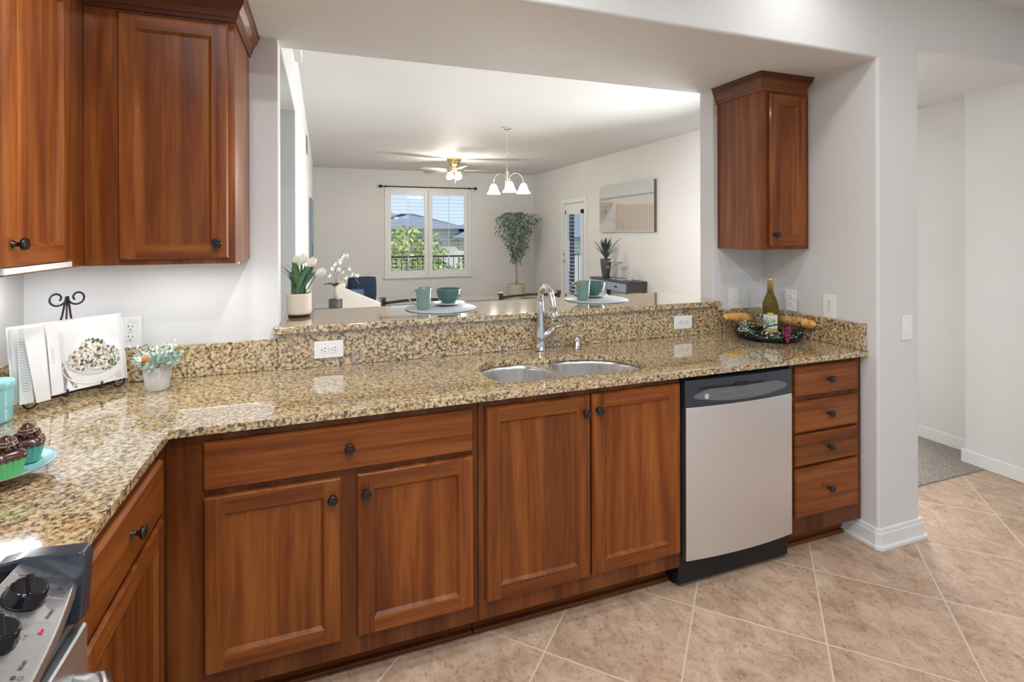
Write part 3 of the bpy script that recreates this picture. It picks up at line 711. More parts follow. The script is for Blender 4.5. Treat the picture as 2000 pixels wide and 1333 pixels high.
mb.tube([(cx_ - .005, ydw(cx_) - .0021, cz_), (cx_ - .001, ydw(cx_) - .0021, cz_ + .004), (cx_ - .001, ydw(cx_) - .0021, cz_ - .004), (cx_ + .004, ydw(cx_) - .0021, cz_ + .003), (cx_ + .004, ydw(cx_) - .0021, cz_ - .003)], .0007, 6, 1)
mb.build('round_emblem', [M_white, M_ink], cp)

# ------------------------------------------------------------------ range
r = thing('range', 'stainless slide-in range with sloped control panel, cut off at lower left', 'range', (-.7, .73, 0))
RY0, RY1 = .35, 1.106
MB().box(WX + .01, -.44, RY0, RY1, .02, .895).build('body', M_black, r, .003)
MB().box(WX + .06, -.478, RY0 + .02, RY1 - .004, .896, .908).build('cooktop', M_black, r, .003)
# sloped bowed control panel: back edge straight, front edge bowed
def fxp(y): t_ = (y - RY0) / (RY1 - RY0); return -.402 + .050 * (1 - (2 * t_ - 1) ** 2)
def panel_pt(s_, y, lift=0):   # s_ 0 back .. 1 front
    x0, z0 = -.468, .918; x1, z1 = fxp(y), .874
    return Vector((x0 + (x1 - x0) * s_, y, z0 + (z1 - z0) * s_ + lift))
mb = MB(); ny = 24; vs = []; ya, yb_ = RY0 + .03, RY1 - .032
for j in range(ny + 1):
    y = ya + (yb_ - ya) * j / ny
    a = panel_pt(0, y); b_ = panel_pt(1, y); vs += [a, b_, (b_.x + .004, y, b_.z - .012), (b_.x - .012, y, .83), (a.x, y, .83)]
fs = []; fm = []
for j in range(ny):
    for k in range(5): fs.append((5 * j + k, 5 * j + (k + 1) % 5, 5 * j + 5 + (k + 1) % 5, 5 * j + 5 + k)); fm.append(0 if k in (0, 1) else 1)
fs += [tuple(range(5)), tuple(5 * ny + k for k in range(5))]; fm += [1, 1]
mb.add(vs, fs, 0); mb.mi = fm
cpn = mb.build('control_panel', [M_panel, M_dwblk], r, .002)
for y0, y1 in ((RY1 - .034, RY1), (RY0, RY0 + .034)):
    MB().prism_y([(-.50, .895), (-.50, .918), (-.462, .924), (-.385, .918), (-.378, .905), (-.385, .80), (-.46, .80)], y0, y1).build('end_cap', M_dwblk, r, .004, 3)
MB().box(-.46, -.40, RY0 + .01, RY1 - .01, .79, .835).build('vent_strip', M_black, r)
MB().box(-.44, -.385, RY0 + .006, RY1 - .006, .17, .785).build('oven_door', M_ss, r, .006, 3)
mb = MB(); hp = [(-.385, .40, .718), (-.345, .41, .718), (-.330, .45, .718), (-.326, .72, .718), (-.330, 1.0, .718), (-.345, 1.035, .718), (-.385, 1.045, .718)]
mb.tube(hp, .015, 14); mb.build('oven_handle', M_nickel, r)
MB().box(-.44, -.39, RY0 + .006, RY1 - .006, .03, .16).build('storage_drawer', M_ss, r, .006, 3)
def text(parent, s_, mtx, size, mm, name='lettering', depth=.0002):
    cu = bpy.data.curves.new('t', 'FONT'); cu.body = s_; cu.size = size; cu.align_x = 'CENTER'; cu.align_y = 'CENTER'; cu.extrude = depth
    o = bpy.data.objects.new('t', cu); C.objects.link(o)
    bpy.context.view_layer.update()
    me = bpy.data.meshes.new_from_object(o.evaluated_get(bpy.context.evaluated_depsgraph_get())); bpy.data.objects.remove(o)
    off = OFF.get(parent.name, Vector((0, 0, 0))); me.transform(mtx); me.transform(Matrix.Translation(-off))
    me.materials.clear(); me.materials.append(mm)
    ob = bpy.data.objects.new(name, me); C.objects.link(ob); ob.parent = parent; OFF[ob.name] = off; return ob
def panel_frame(s_, y, lift=.0006):
    p = panel_pt(s_, y, lift); t_ = (panel_pt(1, y) - panel_pt(0, y)).normalized(); n = Vector((-t_.z, 0, t_.x)); 
    if n.z < 0: n = -n
    # text reads for someone standing in front (looking -X): right hand is +Y
    return p, Vector((0, 1, 0)), -t_, n
for i, (s_, y) in enumerate(((.42, .997), (.42, .905), (.42, .55), (.42, .455))):
    p, a, b_, n = panel_frame(s_, y); mb = MB(); mb.M = frame_map(p, a, b_, n)
    mb.lathe([(.0285, 0), (.0285, .004), (.0262, .008), (.0250, .017), (.0225, .021), (1e-6, .021)], (0, 0, 0), 28)
    mb.M = frame_map(p, a, b_, n) @ Matrix.Rotation(.5, 4, 'Z'); mb.box(-.0235, .0235, -.0055, .0055, .018, .0245)
    mb.build('burner_knob', M_black, r, .003, 3)
    mb = MB(); mb.M = frame_map(p, a, b_, n)
    for k in range(11):
        aa = math.radians(-60 + 24 * k); c_, s2 = math.cos(aa), math.sin(aa)
        mb.tube([(.0335 * c_, .0335 * s2, .0006), (.037 * c_, .037 * s2, .0006)], .0007, 5)
    mb.build('dial_marks', M_ink, r)
def ptext(s, s_, y, size=.0085, rz=0):
    p, a, b_, n = panel_frame(s_, y, .0008); text(cpn, s, frame_map(p, a, b_, n) @ Matrix.Rotation(rz, 4, 'Z'), size, M_ink)
ptext('OFF', .07, .985, .007); ptext('FRONT', .84, .975, .007); ptext('REAR', .84, .872, .007); ptext('OFF', .07, .898, .007)
for y in (1.035, .845):
    p, a, b_, n = panel_frame(.85, y); mb = MB(); mb.M = frame_map(p, a, b_, n)
    for x, z in ((-.005, -.004), (.005, -.004), (-.005, .004)): mb.tube([(x + .003 * math.cos(k * PI / 5), z + .003 * math.sin(k * PI / 5), 0) for k in range(10)], .0003, 5, closed=True)
    mb.lathe([(.003, -.0002), (.003, .0004)], (.005, .004, 0), 10); mb.build('burner_symbol', M_ink, cpn)
p, a, b_, n = panel_frame(.84, .935); mb = MB(); mb.M = frame_map(p, a, b_, n); mb.lathe([(.003, -.0002), (.003, .0006)], (-.002, 0, 0), 10).lathe([(.002, -.0002), (.002, .0006)], (.004, 0, 0), 8); mb.build('indicator', M_red, cpn)

# ------------------------------------------------------------------ recessed ceiling lights
for i, (x, y, pw) in enumerate(CANS):
    t = thing('ceiling_light', 'round recessed ceiling downlight with white trim above the kitchen', 'ceiling light', (x, y, KCEIL), group='kitchen downlights')
    MB().lathe([(.072, 0), (.095, 0), (.095, -.006), (.078, -.008), (.072, -.004), (.072, 0)], (x, y, KCEIL), 28).build('trim_ring', M_trim, t)
    MB().lathe([(.070, -.0055), (.070, -.003), (1e-6, -.003)], (x, y, KCEIL), 28).build('lens', M_canl, t)

# ------------------------------------------------------------------ things on the left counter
# easel
ang = math.atan2(.23, .216)
ec = Vector((-.786, 2.150, CZ))
e_ = thing('cookbook_easel', 'black wrought iron scroll easel holding the open cookbook', 'easel', ec, ang)
def spiral(cx, cz, r0, turns, a0, sgn, n=28, shrink=.62):
    return [(cx + sgn * r0 * (1 - shrink * k / n) * math.cos(a0 + 2 * PI * turns * k / n), 0, cz + r0 * (1 - shrink * k / n) * math.sin(a0 + 2 * PI * turns * k / n)) for k in range(n + 1)]
mb = MB()
for sg in (-1, 1):
    sp_ = spiral(sg * .030, .338, .028, 1.15, PI - .2, sg)
    pts = [(sg * .030, .06, .20), (sg * .012, .05, .28)] + [(x, .045, z) for x, y, z in sp_]
    mb.tube(pts, .0032, 8)
mb.tube([(0, .07, .02), (0, .055, .2), (0, .045, .335)], .003, 8)
mb.build('back_scroll', M_iron, e_, world=False)
mb = MB(); mb.tube([(-.115, -.012, .030), (-.06, -.014, .026), (0, -.015, .030), (.06, -.014, .026), (.115, -.012, .030)], .0035, 8)
for x in (-.045, .055): mb.tube([(x, -.014, .027), (x, -.045, .027), (x, -.047, .050)], .0035, 8)
mb.tube([(0, -.012, .03), (0, .03, .05), (0, .07, .02), (0, .10, .005)], .0035, 8)
mb.build('ledge', M_iron, e_, world=False)
for sg in (-1, 1):
    sp_ = spiral(sg * .125, .0265, .0235, 1.3, PI / 2 - .3, -sg)
    mb = MB(); mb.tube([(sg * .09, -.011, .033)] + [(x, -.012, z) for x, y, z in sp_], .0030, 8); mb.build('scroll_foot', M_iron, e_, world=False)
# cookbook: open, leaning on the easel
bk = thing('cookbook', 'open cookbook showing a salad photo, propped on the iron easel', 'book', ec + Vector((.0, .0, .034)), ang)
tilt = math.radians(-9)
BM = Matrix.Translation((0, -.012, 0)) @ Matrix.Rotation(tilt, 4, 'X')
def pages(x0, x1, y0, y1, h0=0, h1=.232, skew=0):
    mb = MB(); mb.M = BM; mb.add([(x0, y0 - .002, h0), (x1, y1 - .002, h0), (x1, y1 + .002, h0), (x0, y0 + .002, h0), (x0 + skew, y0 - .002, h1), (x1, y1 - .002, h1), (x1, y1 + .002, h1), (x0 + skew, y0 + .002, h1)], [(0, 3, 2, 1), (4, 5, 6, 7), (0, 1, 5, 4), (1, 2, 6, 5), (2, 3, 7, 6), (3, 0, 4, 7)]); return mb
mb = MB(); mb.M = BM; mb.box(-.165, .165, .014, .017, -.004, .236); mb.build('cover', M_paper, bk, world=False)
mb = MB(); mb.M = BM; mb.box(-.055, .02, .0115, .0185, .2325, .2375); mb.build('spine_band', simple('pink_band', (.65, .35, .36), .6), bk, world=False)
mb = MB(); mb.M = BM
P = [(-.045, .013), (-.045, -.006), (-.03, -.012), (.02, -.015), (.08, -.014), (.135, -.010), (.150, -.002), (.160, .010), (.160, .013)]
mb.prism(P, 0, .232); mb.build('page_block', M_paper, bk, .001, world=False)
mb = MB(); mb.M = BM
P = [(-.045, .013), (-.160, .013), (-.155, .002), (-.125, -.004), (-.11, -.012), (-.085, -.014), (-.055, -.012), (-.045, -.004)]
mb.prism(P, 0, .232); mb.build('page_block', M_paper, bk, .001, world=False)
pages(-.160, -.128, -.012, -.020, -.006, .226, .012).build('loose_page', M_paper, bk, world=False)
pages(-.125, -.085, -.028, -.022, -.010, .224, -.018).build('loose_page', M_paper, bk, world=False)
pages(-.083, -.047, -.026, -.016, 0, .230).build('loose_page', M_paper, bk, world=False)
# printed dish photo, built flat on the right page
def ypg(x): 
    for (a, b_), (c_, d_) in zip([(-.045, -.006), (-.03, -.012), (.02, -.015), (.08, -.014), (.135, -.010)], [(-.03, -.012), (.02, -.015), (.08, -.014), (.135, -.010), (.150, -.002)]):
        if a <= x <= c_: return b_ + (d_ - b_) * (x - a) / (c_ - a)
    return -.010
def flat(mb, pts, lift, mi): mb.add([(x, ypg(x) - lift, z) for x, z in pts], [tuple(range(len(pts)))], mi)
cols = [simple('print_shadow', (.33, .28, .25), .5), simple('print_plate', (.80, .77, .70), .5), simple('print_green', (.13, .19, .10), .5), simple('print_cream', (.82, .76, .58), .5), simple('print_salmon', (.62, .36, .25), .5), simple('print_dark', (.10, .07, .055), .5), simple('print_pale', (.66, .63, .60), .5)]
mb = MB(); mb.M = BM
flat(mb, [(-.040, .004), (-.005, .006), (-.030, .06), (-.040, .10)], .0009, 0); flat(mb, [(-.020, .008), (.132, .008), (.132, .030), (-.015, .022)], .0011, 6)
el = lambda cx, cz, a, b_, n=26, lo=0, hi=2 * PI: [(min(.134, cx + a * math.cos(lo + (hi - lo) * k / n)), cz + b_ * math.sin(lo + (hi - lo) * k / n)) for k in range(n + 1)]
for i in range(1):
    for k in range(24):   # plate in thin vertical slices so it follows the page
        pass
flat(mb, el(.052, .068, .094, .060), .0016, 1); flat(mb, el(.055, .088, .080, .050), .0022, 6)
RR = random.Random(3)
for k in range(330):
    a = RR.uniform(0, 2 * PI); q = math.sqrt(RR.random()); x = .054 + .078 * q * math.cos(a); z = .098 + .052 * q * math.sin(a) + .01 * math.sin(x * 40)
    if x > .130 or x < -.03: continue
    s_ = RR.uniform(.003, .0085); a0 = RR.uniform(0, 6)
    flat(mb, [(x + s_ * math.cos(a0 + j * 2 * PI / 5) * RR.uniform(.5, 1), z + s_ * .8 * math.sin(a0 + j * 2 * PI / 5)) for j in range(5)], .0026 + k * .000003, RR.choice([2, 2, 3, 3, 3, 4, 5, 1, 6]))
mb.build('salad_photo', cols, bk, world=False, recalc=False)
mb = MB(); mb.M = BM
for i in range(20): mb.add([(-.152, -.0175, .185 - i * .008), (-.135, -.0215, .185 - i * .008), (-.135, -.0215, .1835 - i * .008), (-.152, -.0175, .1835 - i * .008)], [(0, 1, 2, 3)])
mb.build('print_lines', simple('grey_print', (.35, .35, .36), .6), bk, world=False, recalc=False); mb = MB(); mb.M = BM
for i in range(9): mb.add([(-.075, -.0275, .15 - i * .006), (-.066, -.0245, .15 - i * .006), (-.066, -.0245, .1488 - i * .006), (-.075, -.0275, .1488 - i * .006)], [(0, 1, 2, 3)])
mb.build('print_lines', simple('grey_print', (.35, .35, .36), .6), bk, world=False, recalc=False)

# flower pot on the counter
def leafy(mb, c, rx, rz, n, l, mi, up=.3):
    for k in range(n):
        a = R.uniform(0, 2 * PI); q = R.random() ** .5; z = R.uniform(-.6, 1)
        p = Vector((c[0] + rx * q * math.cos(a), c[1] + rx * q * math.sin(a), c[2] + rz * z * (1.1 - q * .6)))
        d_ = Vector((math.cos(a) * q, math.sin(a) * q, up + R.uniform(-.5, .6)))
        mb.leaf(p, d_, l * R.uniform(.6, 1.2), l * R.uniform(.4, .7), mi if isinstance(mi, int) else R.choice(mi), l * .15)
px_, py_ = -.556, 2.176
t = thing('potted_flowers', 'small whitewashed pot of pale artificial greenery with an orange bloom', 'potted plant', (px_, py_, CZ))
MB().lathe([(.034, 0), (.036, .004), (.046, .082), (.042, .085), (.040, .070), (1e-6, .070)], (px_, py_, CZ + .0005), 26).build('pot', M_conc, t)
MB().lathe([(.040, .068), (.02, .074), (1e-6, .075)], (px_, py_, CZ), 20).build('moss', M_green, t)
mb = MB(); 
for k in range(16):
    a = R.uniform(0, 2 * PI); l_ = R.uniform(.05, .105); tip = Vector((px_ + l_ * math.cos(a), py_ + l_ * .75 * math.sin(a), CZ + R.uniform(.08, .175)))
    mb.tube([(px_, py_, CZ + .07), ((px_ + tip.x) / 2, (py_ + tip.y) / 2, CZ + .11), tip], .0011, 5)
    for q in range(10):
        f_ = .35 + .65 * q / 9; p = Vector((px_, py_, CZ + .075)).lerp(tip, f_) + Vector((0, 0, .015 * math.sin(f_ * PI)))
        mb.leaf(p, (R.uniform(-1, 1), R.uniform(-1, 1), R.uniform(-.2, 1)), R.uniform(.010, .020), R.uniform(.007, .013), R.choice([0, 1, 1, 2]), .002)
leafy(mb, (px_, py_, CZ + .105), .060, .035, 260, .020, [0, 1, 1])
leafy(mb, (px_ + .01, py_ - .03, CZ + .095), .035, .025, 60, .030, [0, 0, 1])
mb.build('foliage', [M_sage, M_sage2, simple('grey_berry', (.22, .24, .22), .6)], t, recalc=False)
MB().ball((px_ - .022, py_ - .052, CZ + .122), .0125, 14, 0, 1.1).build('orange_bloom', M_orange, t)
mb = MB()
for k in range(22):
    a = 2 * PI * k / 11; c_ = Vector((px_ - .030, py_ - .046, CZ + .112)); mb.leaf(c_, (math.cos(a), .3 if k < 11 else 0, math.sin(a)), .026, .014, 0, .003)
mb.build('white_bloom', simple('white_petal', (.84, .85, .82), .6), t, recalc=False)

# aqua canister
cx_, cy_ = -.922, 1.965
t = thing('canister', 'aqua blue ribbed tin canister with lid at the left picture edge', 'canister', (cx_, cy_, CZ))
prof = [(.047, 0), (.048, .003)] + [(.048 + (.0012 if i % 2 else 0), .006 + i * .004) for i in range(10)] + [(.049, .05), (.051, .105), (.051, .108)]
MB().lathe(prof, (cx_, cy_, CZ + .0005), 36).build('body', M_aqua, t)
MB().lathe([(.0535, .100), (.0545, .102), (.0545, .116), (.052, .121), (.03, .126), (1e-6, .127)], (cx_, cy_, CZ), 36).build('lid', M_aqua, t)
MB().ball((cx_, cy_, CZ + .134), .009).build('lid_knob', M_aqua, t)

# cupcake plate
plx, ply = -.705, 1.497
t = thing('serving_plate', 'oval aqua glazed plate with a brown foot carrying the cupcakes', 'plate', (plx, ply, CZ))
mb = MB(); mb.M = rot((plx, ply, CZ), -.2) @ Matrix.Diagonal((.80, .80, 1, 1))
mb.lathe([(.06, .001), (.065, .012), (.10, .018), (.145, .030), (.148, .034), (.140, .032), (.10, .022), (.06, .020), (1e-6, .020)], (0, 0, 0), 44, 0, 'z', 1.0, .92)
o = mb.build('dish', [M_aquapl, simple('brown_stoneware', (.28, .19, .15), .5)], t)
for p in o.data.polygons:
    if p.normal.z < -.1 or p.center.z < .018: p.material_index = 1
def cupcake(x, y, a, pap, lab, s_=1.12):
    t = thing('cupcake', lab, 'cupcake', (x, y, CZ + .0245), a, 'chocolate cupcakes on the aqua plate')
    h = .036 * s_; w0, w1 = .019 * s_, .028 * s_; nfl = 40
    vs = []; 
    for z, w_ in ((0, w0), (h, w1)):
        for k in range(nfl):
            aa = 2 * PI * k / nfl; q = 1 / max(abs(math.cos(aa)) ** 4 + abs(math.sin(aa)) ** 4, 1e-9) ** .25; rr = w_ * q * (1 + (.03 if k % 2 else -.02)); vs.append((rr * math.cos(aa), rr * math.sin(aa), z))
    mb = MB(); mb.add(vs, [(k, (k + 1) % nfl, nfl + (k + 1) % nfl, nfl + k) for k in range(nfl)] + [tuple(range(nfl))], 0); mb.build('paper_case', pap, t, world=False)
    mb = MB(); vs = []; prof = [(1.0, h - .003), (1.02, h + .002), (.9, h + .012), (.55, h + .019), (.1, h + .022)]
    for q_, z in prof:
        for k in range(nfl):
            aa = 2 * PI * k / nfl; q = 1 / max(abs(math.cos(aa)) ** 4 + abs(math.sin(aa)) ** 4, 1e-9) ** .25; vs.append((w1 * q_ * q * math.cos(aa), w1 * q_ * q * math.sin(aa), z))
    mb.add(vs, [(i * nfl + k, i * nfl + (k + 1) % nfl, (i + 1) * nfl + (k + 1) % nfl, (i + 1) * nfl + k) for i in range(4) for k in range(nfl)] + [tuple(4 * nfl + k for k in range(nfl))], 0, True); mb.build('cake_top', M_choc, t, world=False)
    mb = MB()
    for k in range(26):
        aa = R.uniform(0, 2 * PI); mb.ball((.019 * s_ * math.cos(aa), .019 * s_ * math.sin(aa), h + .019 + R.uniform(0, .008)), .0042 * R.uniform(.7, 1.2), 8)
    mb.build('chocolate_pearls', M_choc, t, world=False)
    mb = MB(); mb.lathe([(.016, 0), (.018, .008), (.014, .014), (.012, .020), (.009, .026), (1e-6, .029)], (0, 0, h + .020), 20); mb.build('chocolate_swirl', M_choc, t, world=False)
    mb = MB()
    for z, rr in ((.010, .0185), (.017, .0165)): mb.tube([(rr * math.cos(2 * PI * k / 20), rr * math.sin(2 * PI * k / 20), h + .020 + z + .002 * math.sin(2 * PI * k / 20)) for k in range(20)], .0011, 6, closed=True)
    mb.build('milk_chocolate_ring', M_choc2, t, world=False)
    return t
cupcake(-.655, 1.452, .75, M_gpap, 'front chocolate cupcake in a bright green paper case on the aqua plate')
cupcake(-.652, 1.532, .3, M_tpap, 'rear chocolate cupcake in a darker teal green paper case')
cupcake(-.738, 1.458, .1, M_yel, 'chocolate cupcake in a yellow paper case cut by the left picture edge')

# ------------------------------------------------------------------ things on the bar
# tulips
tx, ty = -.102, 2.545
t = thing('potted_tulips', 'cream ribbed pot of white artificial tulips on the left end of the bar', 'potted plant', (tx, ty, BAR))
MB().lathe([(.046, .0), (.046, .016)], (tx, ty, BAR + .0005), 30).build('pot_stand', M_soil, t)
prof = [(.049, .012), (.052, .016)] + [(.0525 + (.0010 if i % 2 else 0), .02 + i * .0045) for i in range(18)] + [(.053, .104), (.050, .106), (.049, .092), (1e-6, .092)]
MB().lathe(prof, (tx, ty, BAR + .0005), 40).build('pot', M_potc, t)
mb = MB()
for k in range(26):
    a = R.uniform(0, 2 * PI); rad = R.uniform(.0, .028); b0 = Vector((tx + rad * math.cos(a), ty + rad * math.sin(a), BAR + .09)); lean = R.uniform(-.05, .075); h = R.uniform(.10, .165)
    sd_ = (math.cos(.35), -math.sin(.35), 0)
    mb.blade([b0 + Vector((lean * q ** 1.6, R.uniform(-.005, .005), h * q)) for q in [i / 6 for i in range(7)]], R.uniform(.018, .032), sd_, R.choice([0, 0, 1]))
for k in range(9):
    b0 = Vector((tx - .015 + .004 * k % .02, ty + R.uniform(-.02, .02), BAR + .09)); dx = -R.uniform(.03, .085); h = R.uniform(.10, .15)
    mb.blade([b0 + Vector((dx * q ** 1.5, 0, h * (1.75 * q - .75 * q * q))) for q in [i / 8 for i in range(9)]], .006, (0, 1, .6), 1)
mb.build('leaves', [M_green, simple('blue_green_leaf', (.07, .13, .10), .5)], t, recalc=False)
mb = MB(); fl = [(.012, -.01, .235, .3), (.040, -.015, .225, .8), (.070, -.02, .185, 1.3), (-.005, .02, .225, -.1)]
for dx, dy, dz, _ in fl: mb.tube([(tx + .01, ty, BAR + .09), (tx + .01 + dx * .5, ty + dy * .5, BAR + .09 + (dz - .1) * .55), (tx + dx, ty + dy, BAR + dz)], .0024, 6)
mb.build('stems', M_green, t)
for i, (dx, dy, dz, ln) in enumerate(fl):
    mb = MB(); mb.M = Matrix.Translation((tx + dx, ty + dy, BAR + dz)) @ Matrix.Rotation(ln * .8, 4, 'Y')
    for k in range(6):
        a = 2 * PI * k / 6; ca, sa = math.cos(a), math.sin(a); vs = []
        for q, rr, ww in ((0, .003, .004), (.3, .017, .017), (.65, .018, .017), (.9, .013, .010), (1, .010, .002)):
            c_ = Vector((rr * ca, rr * sa, q * .052)); tn = Vector((-sa, ca, 0)) * ww * .62; vs += [c_ - tn, c_ + tn]
        mb.add(vs, [(2 * j, 2 * j + 1, 2 * j + 3, 2 * j + 2) for j in range(4)], 0, True)
    mb.build('tulip_bloom', M_pinkw if i == 2 else M_cream, t, recalc=False)

def mat_disc(x, y, lab):
    o = MB().lathe([(.176, 0), (.178, .0015), (.177, .004), (1e-6, .004)], (x, y, BAR + .0008), 56).build('placemat', M_mat); return tag(o, lab, 'placemat', 'round placemats on the bar')
mat_disc(.555, 2.560, 'round blue grey placemat on the bar left of the faucet'); mat_disc(1.440, 2.575, 'round blue grey placemat on the bar right of the faucet')
BM_Z = BAR + .0052
def mug(x, y, a, lab, hm):
    t = thing('mug', lab, 'mug', (x, y, BM_Z), a, 'teal mugs on the placemats')
    pr_ = [(.029, 0), (.031, .003)] + [(.0315 + .009 * i / 14 + (.0007 if i % 2 else 0), .006 + i * .0065) for i in range(15)] + [(.0418, .103), (.0405, .1045), (.039, .102), (.030, .008), (1e-6, .007)]
    MB().lathe(pr_, (0, 0, 0), 36).build('cup', M_teal, t, world=False)
    mb = MB(); mb.tube([(-.039, 0, .090), (-.055, 0, .092), (-.070, 0, .080), (-.072, 0, .060), (-.062, 0, .038), (-.036, 0, .022)], .0042, 10); mb.build('handle', hm, t, world=False)
def bowl(x, y, lab, hm=None):
    t = thing('soup_cup', lab, 'bowl', (x, y, BM_Z + .013), .3, 'teal soup cups on saucers')
    MB().lathe([(.034, 0), (.036, .004), (.052, .018), (.063, .040), (.066, .068), (.0655, .070), (.063, .068), (.060, .042), (.045, .016), (1e-6, .010)], (0, 0, 0), 40).build('cup', M_teal2, t, world=False)
    MB().tube([(.065 * math.cos(2 * PI * k / 32), .065 * math.sin(2 * PI * k / 32), .070) for k in range(32)], .0016, 6, closed=True).build('rim', M_rim, t, world=False)
    MB().tube([(.062, .01, .052), (.078, .012, .048), (.078, .012, .030), (.056, .01, .026)], .004, 8).build('handle', M_gold, t, world=False)
def saucer(x, y, lab):
    o = MB().lathe([(.045, 0), (.048, .004), (.080, .011), (.083, .014), (.078, .0135), (.05, .009), (.04, .012), (1e-6, .012)], (x, y, BM_Z), 44).build('saucer', simple('cream_saucer', (.66, .63, .56), .3, coat=.4)); tag(o, lab, 'saucer', 'saucers on the placemats')
mug(.462, 2.530, -.1, 'teal ribbed mug with a pale handle on the left placemat', simple('grey_glaze', (.50, .47, .42), .35))
mug(1.345, 2.555, -.1, 'teal ribbed mug with a brown handle on the right placemat', M_gold)
bowl(.610, 2.635, 'deep teal soup cup with brown rim on the left placemat'); saucer(.610, 2.635, 'cream saucer under the soup cup on the left placemat')
bowl(1.470, 2.660, 'deep teal soup cup with brown rim on the right placemat'); saucer(1.470, 2.660, 'cream saucer under the soup cup on the right placemat')

# ------------------------------------------------------------------ tray with wine, bread, glasses
trx, try_ = 2.198, 2.105
t = thing('serving_tray', 'black iron tray with leaf scrollwork in the right corner of the worktop', 'tray', (trx, try_, CZ))
MB().lathe([(.120, .004), (.145, .007), (.158, .024), (.162, .026), (.164, .023), (.150, .003), (.120, .0005), (1e-6, .0005), ], (trx, try_, CZ + .001), 48).lathe([(.125, .004), (1e-6, .0045)], (trx, try_, CZ + .001), 48).build('dish', M_black, t)
mb = MB(); V = lambda a, rr, z: (trx + rr * math.cos(a), try_ + rr * math.sin(a), CZ + z)
mb.tube([V(2 * PI * k / 60, .162, .040 + .010 * math.sin(5 * 2 * PI * k / 60)) for k in range(60)], .0026, 6, closed=True)
for k in range(10): mb.tube([V(2 * PI * k / 10, .160, .024), V(2 * PI * k / 10 + .05, .164, .036), V(2 * PI * k / 10, .162, .048)], .002, 6)
# arched front handle with curls, facing the camera
ca = math.radians(-128)
mb.tube([V(ca - .55, .162, .045), V(ca - .35, .166, .058), V(ca - .15, .166, .085), V(ca + .1, .166, .098), V(ca + .35, .166, .092), V(ca + .55, .166, .070), V(ca + .7, .164, .055)], .0034, 8)
mb.tube([V(ca - .75, .163, .06), V(ca - .62, .166, .088), V(ca - .5, .168, .088), V(ca - .45, .168, .074), V(ca - .52, .168, .068)], .003, 8)
mb.tube([V(ca + .85, .163, .055), V(ca + .95, .166, .085), V(ca + .85, .168, .105), V(ca + .75, .168, .098)], .003, 8)
mb.build('scrollwork', M_iron, t)
mb = MB()
for k in range(330):
    a = ca + R.gauss(0, .55); rr = R.uniform(.120, .172); mb.leaf(V(a, rr, .028 + R.uniform(-.008, .026)), (R.uniform(-1, 1), R.uniform(-1, 1), R.uniform(-.5, .8)), R.uniform(.008, .018), R.uniform(.004, .008), R.choice([0, 0, 1, 2]), .001)
for k in range(120):
    a = ca - .95 + R.gauss(0, .12); rr = R.uniform(.13, .17); mb.leaf(V(a, rr, .055 + R.uniform(-.02, .035)), (R.uniform(-1, 1), R.uniform(-1, 1), R.uniform(-.2, 1)), R.uniform(.010, .018), R.uniform(.005, .009), R.choice([0, 1, 2]), .001)
for k in range(60): mb.leaf(V(ca - .2 + R.gauss(0, .1), .150, .095 + R.uniform(-.015, .02)), (R.uniform(-1, 1), R.uniform(-1, 1), R.uniform(-.2, 1)), .014, .008, R.choice([0, 1]), .001)
mb.build('leaf_sprigs', [simple('sprig_green', (.10, .19, .10), .5), simple('sprig_pale', (.50, .60, .48), .5), simple('sprig_white', (.78, .82, .76), .5)], t, recalc=False)
mb = MB(); gp = V(ca + .33, .178, .085)
for k in range(60):
    q = k / 59; w_ = (.019 * (1 - q) ** .6 + .001) * R.random() ** .5; a = R.uniform(0, 2 * PI); mb.ball((gp[0] + w_ * math.cos(a) + q * .006, gp[1] + w_ * math.sin(a), gp[2] - q * .070), .0068, 10)
mb.build('grape_cluster', M_grape, t)
bx_, by_ = 2.222, 2.112
t = thing('wine_bottle', 'olive green wine bottle with gold foil neck standing on the tray', 'bottle', (bx_, by_, CZ + .006))
MB().lathe([(1e-6, .004), (.036, .0), (.041, .006), (.041, .150), (.038, .172), (.028, .200), (.0165, .228), (.0150, .240)], (bx_, by_, CZ + .006), 36).build('glass', M_wine, t)
MB().lathe([(.0157, .228), (.0152, .292), (.0165, .294), (.0165, .304), (.0145, .307), (1e-6, .307)], (bx_, by_, CZ + .006), 24).build('foil_capsule', M_foil, t)
def wrap(mb, a0, a1, z0, z1, rr, mi, n=12):
    vs = []
    for k in range(n + 1):
        a = a0 + (a1 - a0) * k / n; vs += [(bx_ + rr * math.cos(a), by_ + rr * math.sin(a), z0), (bx_ + rr * math.cos(a), by_ + rr * math.sin(a), z1)]
    mb.add(vs, [(2 * k, 2 * k + 2, 2 * k + 3, 2 * k + 1) for k in range(n)], mi, True)
mb = MB(); f0 = math.radians(-136); z_ = CZ + .006
wrap(mb, f0 - .95, f0 + .95, z_ + .045, z_ + .118, .0414, 0); wrap(mb, f0 - .35, f0 + .35, z_ + .112, z_ + .128, .0416, 1); wrap(mb, f0 - .95, f0 + .95, z_ + .028, z_ + .043, .0414, 1)
for k in range(26):
    a = f0 + R.uniform(-.5, .5); zz = z_ + .085 + R.uniform(-.018, .018); wrap(mb, a, a + .12, zz, zz + .005, .0418, 2, 2)
mb.build('label', [M_label, M_labely, M_labelg], t, recalc=False)
